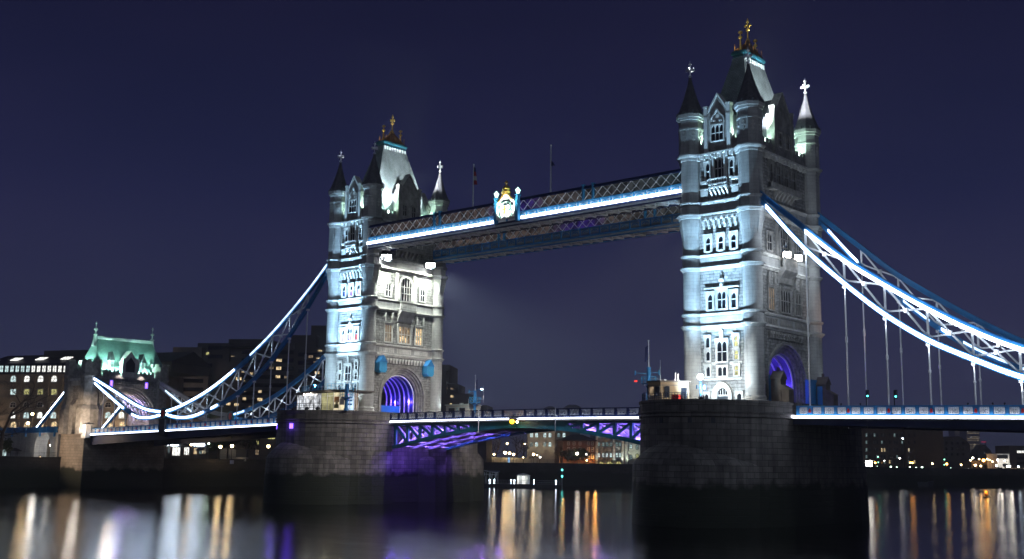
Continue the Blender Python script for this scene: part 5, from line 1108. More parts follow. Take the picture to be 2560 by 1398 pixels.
for u, v, w_, h, g, d in ((519, 884, 9, 8, 'g_yellow', -4.9), (582, 891, 10, 4, 'g_dim', .1), (469, 935, 11, 4, 'g_warm', 3.1), (491, 935, 11, 5, 'g_yellow', 3.1), (452, 980, 12, 10, 'g_warm', 3.1), (476, 1001, 12, 8, 'g_warm', 3.1), (430, 1004, 7, 6, 'g_warm', 3.1), (597, 947, 16, 8, 'g_warm', 2.1), (611, 952, 5, 4, 'g_warm', 2.1), (608, 930, 9, 4, 'g_warm', 2.1), (629, 934, 9, 7, 'g_warm', 2.1), (698, 901, 15, 8, 'g_warm', 2.1), (697, 921, 14, 9, 'g_warm', 2.1), (679, 920, 12, 7, 'g_dim', 2.1), (695, 942, 13, 8, 'g_warm', 2.1), (716, 943, 11, 7, 'g_dim', 2.1), (611, 976, 6, 9, 'g_warm', 2.1), (650, 979, 10, 8, 'g_warm', 2.1), (650, 999, 14, 9, 'g_warm', 2.1), (611, 997, 10, 8, 'g_warm', 2.1), (693, 983, 7, 6, 'g_dim', 2.1), (571, 1010, 12, 8, 'g_warm', .1), (591, 1012, 12, 8, 'g_warm', 2.1), (627, 1018, 13, 7, 'g_dim', 2.1), (800, 877, 12, 5, 'g_warm', 4.1), (777, 892, 12, 8, 'g_dim', 4.1), (796, 896, 12, 4, 'g_warm', 4.1), (793, 932, 13, 8, 'g_warm', 4.1), (788, 905, 9, 4, 'g_dim', 4.1), (1115, 971, 9, 6, 'g_dim', -1.9), (1130, 972, 8, 6, 'g_dim', -1.9), (1130, 991, 8, 7, 'g_warm', 1.1), (1127, 1010, 7, 5, 'g_warm', 3.1), (948, 938, 5, 6, 'g_warm', .1), (1194, 1022, 7, 5, 'g_cool', 3.1)):
    win(F, r, 'lit_window', u, v, w_, h, g, d+.06, bars=(2, 0))
lamp('SPOT', F.T(F.px(545, 1030, 4)[0], 7, -8), 1400, (.3, 1, .4), F.T(F.px(545, 1000, 0)[0], 0, 4), 40, .8, .4)
lamp('SPOT', F.T(F.px(455, 1030, 4)[0], 22, -8), 6000, (1, .7, .45), F.T(F.px(455, 960, 3)[0], 3, 6), 80, .9, .5)
# quay buildings under the left span
F = Fac(320, 1120, 306, -4); r = thing('quay_building', 'dark low building under the left span with one bright arched passage', 'building', F.T(0, 0, QUAY))
mb = MB(); F.box(mb, 226, 408, 1096, -3, 0, WATER); mb.build('wall', M['wall'], r); win(F, r, 'arched_passage', 303, 1131, 28, 26, 'g_warm', .02, True, (2, 0)); win(F, r, 'window', 375, 1118, 30, 8, 'glass', .02, bars=(3, 0))
F = Fac(490, 1115, 330, -20); r = thing('quay_restaurant', 'glass-fronted quayside restaurant blazing with light under the left span', 'building', F.T(0, 0, QUAY))
mb = MB(); F.box(mb, 412, 522, 1075, -10, 0); mb.build('wall', M['dkconcrete'], r)
for u, v, w_, h, g in ((441, 1129, 22, 22, 'g_white'), (467, 1128, 15, 20, 'g_white'), (489, 1128, 10, 16, 'g_warm'), (506, 1129, 18, 14, 'g_cooldim'), (422, 1124, 8, 20, 'g_cooldim'), (438, 1098, 17, 8, 'g_white'), (467, 1098, 17, 8, 'g_white'), (498, 1097, 24, 8, 'g_white'), (510, 1128, 10, 14, 'g_warm')): win(F, r, 'shop_window', u, v, w_, h, g, .05, bars=(2, 0), frame=M['brick'])
for u, w_ in ((437, 18), (498, 28)): s0, z = F.px(u-w_/2, 1112); s1, _ = F.px(u+w_/2, 1112); MB(F.T).box(s0, s1, .1, .35, z-.28, z+.28).build('sign_band', M['l_cool'], r)
F = Fac(640, 1110, 325, -10); r = thing('quay_house', 'plain rendered quay house with two lit windows under the left span end', 'building', F.T(0, 0, QUAY))
mb = MB(); F.box(mb, 552, 700, 1082, -10, 0); mb.build('wall', M['concrete'], r)
for u, v, w_, h, g in ((644, 1106, 8, 11, 'g_yellow'), (679, 1094, 20, 9, 'g_yellow'), (643, 1131, 10, 14, 'g_dim')): win(F, r, 'window', u, v, w_, h, g, .05)
MB(F.T).box(F.px(560, 1100)[0], F.px(602, 1100)[0], .0, 2.5, QUAY, F.px(580, 1122)[1]).build('porch', M['plaster'], r)
p = at(500, 1137, 2, QUAY); F3 = Fac(500, 1130, 322, 0)
r = thing('parasol', 'dark blue parasol outside the quayside restaurant', 'parasol', F3.T(0, 0, QUAY)); q = F3.T(0, 0, 0); z = F3.px(500, 1120)[1]
MB().tube((q[0], q[1], QUAY), (q[0], q[1], z), .06).build('pole', M['iron'], r); MB().lathe(q[0], q[1], [(1.7, z-.7), (1.65, z-.62), (.05, z+.15)], 8).build('canopy', M['dkblue'], r)
F3 = Fac(600, 1135, 312, 0); r = thing('kiosk', 'small dark kiosk with pale base on the quay between the two warm lamps', 'kiosk', F3.T(0, 0, QUAY)); s0, s1 = F3.px(590, 1130)[0], F3.px(616, 1130)[0]; z = F3.px(600, 1124)[1]
MB(F3.T).box(s0, s1, -2.5, 0, QUAY+1.1, z).build('body', M['iron'], r); MB(F3.T).box(s0, s1, -2.5, .05, QUAY, QUAY+1.098).build('base', M['plaster'], r); MB(F3.T).box(s0-.3, s1+.3, -2.8, .4, z, z+.2).build('roof', M['iron'], r)
p = at(580, 1155, 2, QUAY-.6); F3 = Fac(580, 1155, 292, -20); s0, z0 = F3.px(575, 1160); s1, z1 = F3.px(585, 1151)
o = MB(F3.T).box(s0, s1, 0, .1, z0, z1).build('notice_board', M['white']); tag(o, 'small plain white board fixed to the river wall', 'notice board')
# middle distance, framed by the bascule
F = Fac(1360, 1110, 405, 0); r = thing('pale_warehouse', 'pale stone warehouse with paired lit windows under the bascule', 'building', F.T(0, 0, QUAY))
mb = MB(); F.box(mb, 1318, 1387, 1060, -14, 0); mb.build('wall', M['plaster'], r); mb = MB(); F.box(mb, 1387, 1424, 1062, -14, -3); mb.build('side_wing', M['ybrick'], r)
for v, h, gs in ((1088, 12, ('g_cool', 'g_cool', 'g_cool', 'g_cool')), (1111, 12, ('g_cooldim', 'g_cool', 'g_cooldim', 'g_cool'))):
    for u, g in zip((1329, 1341.5, 1362, 1375), gs): win(F, r, 'window', u, v, 8, h, g, .02, True, frame=M['plaster'])
for u in (1397, 1410): win(F, r, 'window', u, 1088, 8, 12, 'g_cool' if u > 1400 else 'g_cooldim', -2.9, True)
for u in (1321, 1352, 1383): lamp('SPOT', F.T(F.px(u, 1150)[0], 3.2, QUAY+.3), 900, (1, .82, .55), F.T(F.px(u, 1120)[0], 0, 2), 70, .9, .3)
F = Fac(1448, 1125, 395, 8); r = thing('brick_house', 'square orange-lit brick house with hipped roof under the bascule', 'house', F.T(0, 0, QUAY))
mb = MB(); F.box(mb, 1408, 1489, 1102, -10, 0); mb.build('wall', M['brick'], r); a, z = F.px(1408, 1102); b, _ = F.px(1489, 1102)
MB(F.T).loft([[(a-.5, .5, z), (b+.5, .5, z), (b+.5, -10.5, z), (a-.5, -10.5, z)], [(a-.5, .5, z+.3), (b+.5, .5, z+.3), (b+.5, -10.5, z+.3), (a-.5, -10.5, z+.3)], [(a+3.8, -4.5, z+2.3), (b-3.8, -4.5, z+2.3), (b-3.8, -5.5, z+2.3), (a+3.8, -5.5, z+2.3)]]).build('hipped_roof', M['dkroof'], r)
for v, h in ((1109, 8), (1124, 11), (1141, 12)):
    for u in (1421, 1435, 1450, 1471, 1481): win(F, r, 'sash_window', u, v, 5.5, h, 'glass', .02, frame=M['plaster'])
for u, pw in ((1484, 800), (1404, 400), (1440, 120), (1465, 120)): lamp('POINT', F.T(F.px(u, 1150)[0], 2.6, QUAY+1.5), pw, (1, .45, .1), size=.3)
F = Fac(1530, 1120, 400, 4); r = thing('arcaded_warehouse', 'dark stone warehouse with bright paired windows and uplit piers', 'building', F.T(0, 0, QUAY))
mb = MB(); F.box(mb, 1491, 1571, 1062, -16, 0); mb.build('wall', M['darkstone'], r)
mb = MB()
for u in (1492, 1535, 1556, 1566): F.box(mb, u-3, u+3, 1075, 0, .8)
mb.build('pier', M['trim'], r)
for v, h, gs in ((1111, 11, ('g_cooldim',)*6), (1138, 12, ('g_cool',)*6), (1092, 6, ('g_cooldim',)*6)):
    for u, g in zip((1497, 1508, 1517, 1527, 1542, 1549.5), gs): win(F, r, 'window', u, v, 6, h, g, .02, True)
for u, w_ in ((1503, 12), (1524, 18), (1546, 15)): win(F, r, 'arched_opening', u, 1158, w_, 8, 'g_yellow', .02, True)
for u, pw in ((1492, 500), (1535, 1500), (1556, 1500), (1566, 1500)): lamp('SPOT', F.T(F.px(u, 1160)[0], 1.7, QUAY+.2), pw, (.85, 1., .85), F.T(F.px(u, 1120)[0], .3, 3), 60, .9, .2)
F = Fac(1590, 1120, 402, 2); r = thing('white_warehouse', 'pale uplit stone building at the left edge of the nearer pier', 'building', F.T(0, 0, QUAY))
mb = MB(); F.box(mb, 1572, 1640, 1065, -14, 0); mb.build('wall', M['plaster'], r)
for u, v, g in ((1577, 1116, 'g_cool'), (1593, 1118, 'g_cooldim'), (1577, 1143, 'g_cooldim'), (1593, 1140, 'g_yellow')): win(F, r, 'window', u, v, 7, 11, g, .02, True)
for u in (1574, 1588): lamp('SPOT', F.T(F.px(u, 1160)[0], 2.5, QUAY+.2), 1600, (.85, 1., .82), F.T(F.px(u, 1120)[0], 0, 3), 80, .9, .2)
F = Fac(1400, 1030, 900, 0)
for u0, u1, vt, lb in ((1361, 1390, 1016, 'distant dark gabled roof just above the bascule parapet, left'), (1413, 1450, 1012, 'distant dark hipped roof just above the bascule parapet, right')):
    r = thing('distant_house', lb, 'building', F.T(F.px((u0+u1)/2, 1030)[0], 0, QUAY)); mb = MB(); F.box(mb, u0, u1, vt+6, -20, 0); mb.build('wall', M['dkconcrete'], r)
    a, z = F.px(u0, vt+6); b, _ = F.px(u1, vt+6); MB(F.T).prism([(a-1, z), (b+1, z), (b-3, z+2), (a+3, z+2)], -20, 0, 'y').build('roof', M['dkroof'], r)
# low garden wall
F = Fac(1260, 1145, 388, 0); a, z = F.px(1204, 1143); b, _ = F.px(1322, 1143); o = MB(F.T).box(a, b, -.5, 0, QUAY, z).build('garden_wall', M['plaster']); tag(o, 'low beige garden wall behind the cluster of warm lamps', 'wall')
F = Fac(1272, 1150, 384, 0); a, z0 = F.px(1269.5, 1159); b, z1 = F.px(1274.5, 1144); r = thing('light_box', 'small upright blue-lit panel among the warm lamps', 'light box', F.T(a, 0, z0)); MB(F.T).box(a, b, 0, .3, z0, z1).build('panel', mat('x', (.2, .4, .7)), r); r.children[0].data.materials[0] = emit('blue_panel', (.3, .6, 1), 1.2); MB(F.T).box(a-.1, b+.1, -.2, -.002, QUAY, z1+.1).build('frame', M['iron'], r)
# pontoon
F = Fac(1306, 1205, 345, 0); r = thing('pontoon', 'long floating pontoon with pale railing beyond the bascule', 'pontoon', F.T(0, 0, WATER))
a, zt2 = F.px(1207, 1207); b, _ = F.px(1405, 1207); MB(F.T).box(a-8, b, -6, 0, WATER-.5, WATER+1.1).build('hull', M['iron'], r)
mb = MB(F.T)
for i in range(40): x = a-6+(b-a+6)*i/39; mb.box(x-.03, x+.03, -.25, -.19, WATER+1.1, WATER+2.2)
for z in (1.6, 2.2): mb.box(a-8, b, -.25, -.19, WATER+z-.04, WATER+z+.04)
mb.build('railing', M['grey'], r)
for u in (1224, 1236, 1278, 1286, 1335, 1390):
    s_, _ = F.px(u, 1200); MB(F.T).lathe(s_, -.5, [(.05, WATER+1.1), (.05, WATER+2.0), (.11, WATER+2.05), (.11, WATER+2.3), (.02, WATER+2.4)], 8).build('deck_light', M['l_cool'], r)
a, z0 = F.px(1293, 1206, -1); b, z1 = F.px(1325, 1190, -1); r = thing('pontoon_shelter', 'brightly lit waiting shelter on the pontoon', 'shelter', F.T((a+b)/2, -2, WATER+1.1))
MB(F.T).box(a, b, -3.6, -3.5, WATER+1.1, z1).box(b-.6, b, -3.4, -1, WATER+1.1, z1).build('panel', M['white'], r); MB(F.T).box(a, a+.6, -1.2, -1.1, WATER+1.1, z1).box((a+b)/2-.4, (a+b)/2+.5, -1.2, -1.1, WATER+1.1, z1).build('lit_panel', M['g_white'], r); MB(F.T).prism([(a-.4, z1), (b+.3, z1), (b-.8, z1+.5), ((a+b)/2, z1+.75), (a+.5, z1+.5)], -4, -.6, 'y').build('curved_roof', M['white'], r)
lamp('POINT', F.T((a+b)/2, -2.2, z1-.4), 60, (.95, 1, .85), size=.3)
a, z0 = F.px(1208, 1207, -3); b, z1 = F.px(1245, 1181, -3); r = thing('pontoon_gantry', 'pale steel gangway gantry at the left end of the pontoon', 'gantry', F.T(a, -3, WATER+1.1)); mb = MB(F.T)
for i in range(6): x = a+(b-a)*i/5; mb.bar((x, -3, WATER+1.1), (x-(.6 if i % 2 else -.3), -3, z1), .13); mb.bar((x, -5, WATER+1.1), (x, -5, z1), .13)
mb.bar((a-3, -3, z1+1.0), (b, -3, z1-.2), .2).bar((a-3, -5, z1+1.0), (b, -5, z1-.2), .2).bar((a-3, -3, z1-.4), (b, -3, z1-.8), .14); mb.build('frame', M['grey'], r); MB(F.T).box(a+1.5, b+.6, -5, -2.9, z1+.1, z1+.5).build('canopy', M['dkblue'], r)
r = thing('navigation_post', 'thin post with two green lights at the right end of the pontoon', 'lamp post', F.T(F.px(1405, 1200)[0], .4, WATER)); s_ = F.px(1405, 1200)[0]; zz = F.px(1405, 1172)[1]
MB(F.T).lathe(s_, .4, [(.09, WATER-1), (.07, zz)], 8).build('post', M['grey'], r)
for v in (1175, 1191): z = F.px(1405, v)[1]; MB(F.T).lathe(s_, .5, [(.05, z-.25), (.25, z-.2), (.25, z+.2), (.05, z+.25)], 8).build('green_light', M['l_teal'], r)
# right bank
M['dkbrick'] = blocks('dark_brick', (.06, .042, .036), (.045, .034, .03), (.04, .035, .03), .45, .15, .02, bump=.3, noise=.4, nsc=.2)  # darker brick tone for the whole warehouse
F = Fac(2260, 1120, 540, 8); r = thing('brick_warehouse', 'long dark brick warehouse with a few lit windows under the right span', 'building', F.T(0, 0, QUAY))
mb = MB(); F.box(mb, 2120, 2262, 1070, -20, 0); F.box(mb, 2262.5, 2358, 1060, -20, 2); mb.build('wall', M['dkbrick'], r)
for v in (1088, 1106, 1125, 1142, 1155):
    for i, u in enumerate((2166, 2174, 2186, 2193, 2204.5, 2211, 2224, 2236, 2243, 2255, 2272, 2286)):
        g = 'g_warm' if (u, v) in ((2204.5, 1125), (2211, 1125), (2224, 1155), (2286, 1155)) else ('g_pale' if (u, v) == (2272, 1125) else ('g_cooldim' if u == 2166 or (i+int(v)) % 5 == 0 else 'glass'))
        win(F, r, 'window', u, v, 4, 9, g, .05 if u < 2262 else 2.05, bars=(1, 0))
s0, z = F.px(2254, 1098); s1, _ = F.px(2263, 1098); MB(F.T).prism([(s0, z+.4), (s1-.4, z-.5), (s1, z+.5), (s1-.9, z+.6)], .06, .2, 'y').build('roof_light', M['l_cool'], r)
F = Fac(2390, 1120, 600, 10); r = thing('dark_warehouse', 'tall unlit warehouse with rounded gable right of the brick warehouse', 'building', F.T(0, 0, QUAY)); a, z = F.px(2358, 1094); b, _ = F.px(2424, 1094)
MB(F.T).prism([(a, QUAY), (b, QUAY), (b, z-3.5), (b-2.0, z-1.2), (b-6, z+.8), (b-8, z+.8), (a+2, z), (a, z)], -20, 0, 'y').build('wall', M['dkconcrete'], r)
for u in (2366, 2380, 2394, 2408):
    for v in (1108, 1122, 1136): win(F, r, 'window', u, v, 4, 7, 'glass', .02)
for u0, u1, vt, dep, lb, st in ((2416, 2450, 1062, 2600, 'distant office tower with rows of lit floors', 1.), (2388, 2402, 1070, 2700, 'faint narrow distant tower left of the lit office tower', .35)):
    F = Fac((u0+u1)/2, 1120, dep, 0); r = thing('office_tower', lb, 'tower block', F.T(0, 0, QUAY)); mb = MB(); F.box(mb, u0, u1, vt, -40, 0); mb.build('wall', M['concrete'], r)
    gm = litglass('office_floors', (1., .8, .5), .35*st, .9, .22)
    for k in range(11):
        v = 1074+4.6*k; s0, z = F.px(u0+2, v); s1, _ = F.px(u1-2, v)
        if k % 4 != 3: MB(F.T).box(s0, s1, .05, .3, z-.7, z+.7).build('lit_floor', gm, r)
F = Fac(2457, 1105, 2400, 0); a, z = F.px(2453, 1105); b, _ = F.px(2464, 1105); r = thing('crane_jib', 'thin red-lit crane jib beside the distant office tower', 'crane', F.T(a, 0, QUAY)); MB(F.T).box(a, b, 0, 2, z-.8, z+.8).build('jib', emit('red_jib', (1, .03, .12), .6), r); MB(F.T).box(b-2, b, 0, 2, QUAY, z-.82).build('mast', M['iron'], r)
F = Fac(2470, 1140, 900, 0); o = MB(F.T); a, b = F.px(2440, 1140)[0], F.px(2500, 1140)[0]; zt3 = F.px(2468, 1110)[1]
o.loft([[((a+b)/2+(b-a)/2*k*cos(2*pi*i/24)*(1+.1*sin(5*i)), -12+11*k*sin(2*pi*i/24), z) for i in range(24)] for k, z in ((1, QUAY), (.95, QUAY+(zt3-QUAY)*.4), (.7, QUAY+(zt3-QUAY)*.75), (.35, QUAY+(zt3-QUAY)*.95), (.05, zt3))]); o = o.build('gasholder_dome', M['dkconcrete']); tag(o, 'dark domed roof in front of the distant office tower', 'dome')
F = Fac(2455, 1165, 560, 5); r = thing('lit_terrace', 'low building lit orange by street lamps at right', 'building', F.T(0, 0, QUAY)); mb = MB(); F.box(mb, 2426, 2486, 1153, -12, 0); mb.build('wall', M['ybrick'], r)
for u in (2434, 2446, 2458, 2470, 2480): win(F, r, 'window', u, 1166, 4, 8, 'glass', .02)
win(F, r, 'doorway', 2464, 1168, 7, 12, 'glass', .02, bars=(0, 0))
for u in (2438, 2462, 2480): lamp('POINT', F.T(F.px(u, 1160)[0], 4, QUAY+4), 500, (1, .5, .16), size=.4)
F = Fac(2510, 1160, 548, 5); r = thing('white_house', 'white-walled lit house at the right edge of the bank', 'house', F.T(0, 0, QUAY)); mb = MB(); F.box(mb, 2490, 2521, 1136, -10, 0); mb.build('wall', M['white'], r); mb = MB(); F.box(mb, 2489, 2522, 1134.5, -10.2, .3, F.px(2505, 1136)[1]+.01); mb.build('parapet', M['white'], r)
for u, v, w_, h in ((2500, 1142, 13, 8), (2513, 1142, 11, 8), (2513, 1163, 11, 6), (2500, 1174, 11, 9)): win(F, r, 'window', u, v, w_, h, 'glass', .02)
for u in (2493, 2518): lamp('POINT', F.T(F.px(u, 1164)[0], 3, QUAY+3.5), 450, (1, .9, .75), size=.4)
F = Fac(2545, 1150, 570, 5); r = thing('glass_office', 'dark glazed office at the right edge with one lit upper floor', 'building', F.T(0, 0, QUAY)); mb = MB(); F.box(mb, 2522, 2640, 1115, -14, 0); mb.build('wall', M['dkconcrete'], r)
for v, g in ((1130, 'g_white'), (1146, 'glass'), (1158, 'glass')): win(F, r, 'window_band', 2560, v, 36, 6, g, .02, bars=(8, 0))
F = Fac(2545, 1172, 540, 5); r = thing('waterfront_shops', 'row of dimly lit shopfronts at the right edge of the bank', 'building', F.T(0, 0, QUAY)); mb = MB(); F.box(mb, 2523, 2620, 1168, -6, 0); mb.build('wall', M['concrete'], r)
for u in (2530, 2540, 2550, 2560): win(F, r, 'shopfront', u, 1174, 7, 8, 'g_dim', .02)
F = Fac(2172, 1158, 505, 0); a, z0 = F.px(2165, 1166); b, z1 = F.px(2179, 1152); r = thing('lit_billboard', 'square blazing white panel beside the nearer pier', 'billboard', F.T(a, 0, QUAY)); MB(F.T).box(a, b, 0, .3, z0, z1).build('panel', M['l_white'], r); MB(F.T).box(a+.3, a+.6, -.4, -.1, QUAY, z1).box(b-.6, b-.3, -.4, -.1, QUAY, z1).build('posts', M['iron'], r)
for u0, u1, vt, lb in ((2195, 2217, 1166, 'dark timber mooring frame nearest the pier at right'), (2345, 2368, 1170, 'dark timber mooring frame farther right in the water')):
    F = Fac(u0, 1190, 480, 0); a, z = F.px(u0, vt); b, _ = F.px(u1, vt); r = thing('mooring_dolphin', lb, 'mooring posts', F.T((a+b)/2, 0, WATER))
    for x in (a, b): MB(F.T).lathe(x, 0, [(.75, WATER-1), (.7, z)], 8).build('pile', M['timber'], r)
    MB(F.T).box(a, b, -.4, .4, z-1.2, z-.3).box(a, b, -.3, .3, z-3.6, z-2.9).build('cross_beam', M['timber'], r)
F = Fac(2258, 1190, 480, 0); a, z = F.px(2258, 1166); tag(MB(F.T).lathe(a, 0, [(.5, WATER-1), (.45, z)], 8).build('mooring_pile', M['timber']), 'single dark timber pile between the two mooring frames', 'pile')
F = Fac(2260, 1200, 470, 0); r = thing('moored_barge', 'low dark barge moored along the right bank', 'boat', F.T(0, 0, WATER)); a, b = F.px(2180, 1200)[0], F.px(2330, 1200)[0]
MB(F.T).loft([[(a, -3, WATER-.4), (b-3, -3, WATER-.4), (b, 0, WATER-.4), (b-3, 3, WATER-.4), (a, 3, WATER-.4)], [(a-.5, -3.4, WATER+1.7), (b-2.6, -3.4, WATER+1.7), (b+.8, 0, WATER+2.1), (b-2.6, 3.4, WATER+1.7), (a-.5, 3.4, WATER+1.7)]]).build('hull', M['iron'], r); MB(F.T).box(a+1, a+7, -2, 2, WATER+1.7, WATER+4.0).box(a+.7, a+7.4, -2.2, 2.2, WATER+4.0, WATER+4.2).build('wheelhouse', M['dkconcrete'], r)
F = Fac(2468, 1243, 312, 0); s_, z = F.px(2468, 1241); r = thing('buoy', 'orange mooring buoy floating at right', 'buoy', F.T(s_, 0, WATER)); MB(F.T).lathe(s_, 0, [(.3, WATER-.3), (.95, WATER-.1), (1.0, WATER+.25), (.85, WATER+.3)], 14).build('float', M['iron'], r); MB(F.T).ball((s_-.2, 0, WATER+.75), .55, 12).build('orange_top', mat('buoy_orange', (.8, .25, .03)), r); MB(F.T).ball((s_-.2, 0, WATER+1.45), .24, 10).build('lantern', M['l_amber'], r); lamp('POINT', F.T(s_-.2, .9, WATER+1.6), 40, (1, .5, .12), size=.15)
# ------------------------------------------------------------------ trees
def bare_tree(label, cat_g, x, y, h, seed, spread=1., lean=0, depth=6):
    rnd = random.Random(seed); r = thing('bare_tree', label, 'tree', (x, y, QUAY), cat_g); tr = MB(); cr_ = MB()
    def grow(p, d, L, rad, lv):
        q = p+d*L; (tr if lv < 2 else cr_).tube(p, q, rad, rad*.68, 6 if lv < 2 else (4 if lv < 4 else 3))
        if lv >= depth: return
        for k in range(3 if lv < depth-1 else 4):
            ax = Vector((rnd.uniform(-1, 1), rnd.uniform(-1, 1), rnd.uniform(-.35, .65))).normalized(); nd = (d*(.95 if k == 0 else .6)+ax*(.45 if k == 0 else .8)*spread).normalized(); nd.z += .06
            grow(p+d*L*(1 if k == 0 else rnd.uniform(.55, 1)), nd, L*rnd.uniform(.62, .82), rad*(.66 if k == 0 else .5), lv+1)
    grow(Vector((x, y, QUAY)), Vector((lean, 0, 1)).normalized(), h*.24, h*.022, 0)
    tr.build('trunk', M['bark'], r); cr_.build('crown', M['bark'], r); return r
p = at(10, 1150, 2, QUAY); F = Fac(2, 1100, 285, 0); q = F.T(0, 0, 0); bare_tree('big leafless tree at the left edge before the arcaded block', None, q[0], q[1], 27, 5, 1.15, .12, 7)
for i, (u, dep, h, lb) in enumerate(((1240, 392, 13, 'leafless tree behind the warm lamps, left of the garden wall'), (1292, 394, 14, 'leafless tree right of the warm lamp cluster'), (1308, 398, 12, 'leafless tree against the pale warehouse'), (1398, 392, 10, 'leafless tree left of the brick house'), (1216, 396, 12, 'leafless tree at the right edge of the farther pier'))):
    q = Fac(u, 1150, dep, 0).T(0, 0, 0); bare_tree(lb, 'bare trees under the bascule', q[0], q[1], h, 20+i, 1., 0, 5)
def leafy(label, u, dep, h, rad, seed, group=None, name='leafy_tree'):
    rnd = random.Random(seed); q = Fac(u, 1150, dep, 0).T(0, 0, 0); x, y = q[0], q[1]; r = thing(name, label, 'tree', (x, y, QUAY), group)
    tr = MB().tube((x, y, QUAY), (x, y, QUAY+h*.5), h*.03, h*.02, 8); mb = MB(); cl = []
    for k in range(9):
        a_ = rnd.uniform(0, 2*pi); e = Vector((x+rad*.55*cos(a_), y+rad*.55*sin(a_), QUAY+h*rnd.uniform(.5, .85))); tr.tube((x, y, QUAY+h*.42), e, h*.014, .03, 5); cl.append((e, rad*rnd.uniform(.35, .55)))
    for c_, rr in cl:
        for k in range(130):
            d = Vector((rnd.gauss(0, 1), rnd.gauss(0, 1), rnd.gauss(0, .8))).normalized()*rr*rnd.uniform(.5, 1.15); p = c_+d; a = Vector((rnd.uniform(-1, 1), rnd.uniform(-1, 1), rnd.uniform(-1, 1)))*.38; b = Vector((rnd.uniform(-1, 1), rnd.uniform(-1, 1), rnd.uniform(-1, 1)))*.3
            mb.add([tuple(p-a), tuple(p+b), tuple(p+a), tuple(p-b)], [(0, 1, 2, 3)])
    tr.build('trunk', M['bark'], r); mb.build('crown', M['leaf'], r); return r
leafy('dark leafy tree by the left of two warm quay lamps', 545, 316, 8, 3.2, 1, 'dark trees on the quay'); leafy('dark leafy tree between the two warm quay lamps', 568, 320, 9, 3.6, 2, 'dark trees on the quay'); leafy('dark leafy tree right of the two warm quay lamps', 612, 320, 10, 4.0, 3, 'dark trees on the quay')
leafy('dark rounded bush at the foot of the brick house', 1420, 388, 5, 2.6, 4, None, 'bush'); leafy('dark wide bush before the brick house, under its warm lamp', 1448, 388, 5, 3.2, 5, None, 'bush')
leafy('dark bush at the left end of the riverside cafe', 4, 292, 5, 2.2, 6, None, 'bush')
# ------------------------------------------------------------------ street and quay lamps
def street_lamp(label, u, v, dep, m_, rr, pw, group=None, name='street_lamp', ground=QUAY):
    p = atd(u, v, dep); r = thing(name, label, 'lamp', (p.x, p.y, ground), group)
    MB().lathe(p.x, p.y, [(.16, ground), (.12, ground+.6), (.07, ground+.8), (.06, max(ground+.9, p.z-rr*.9))], 8).build('post', M['iron'], r)
    MB().ball(p, rr, 10).build('lantern', M[m_], r); MB().lathe(p.x, p.y, [(rr*.8, p.z+rr*.75), (rr*.5, p.z+rr*1.05), (.03, p.z+rr*1.4)], 8).build('cap', M['iron'], r)
    col = {'l_warm': (1, .7, .35), 'l_orange': (1, .42, .1), 'l_white': (1, .93, .82), 'l_cool': (.75, .88, 1), 'l_green': (.3, 1, .6), 'l_gwhite': (.75, 1, .8), 'l_red': (1, .05, .05)}.get(m_)
    if pw: lamp('POINT', p-Vector((FW.x, FW.y, 0)).normalized()*(rr+.12), pw, col, size=rr*.6)
G1, G2, G3 = 'lamps on the left quay', 'lamps behind the bascule', 'lamps along the right bank'
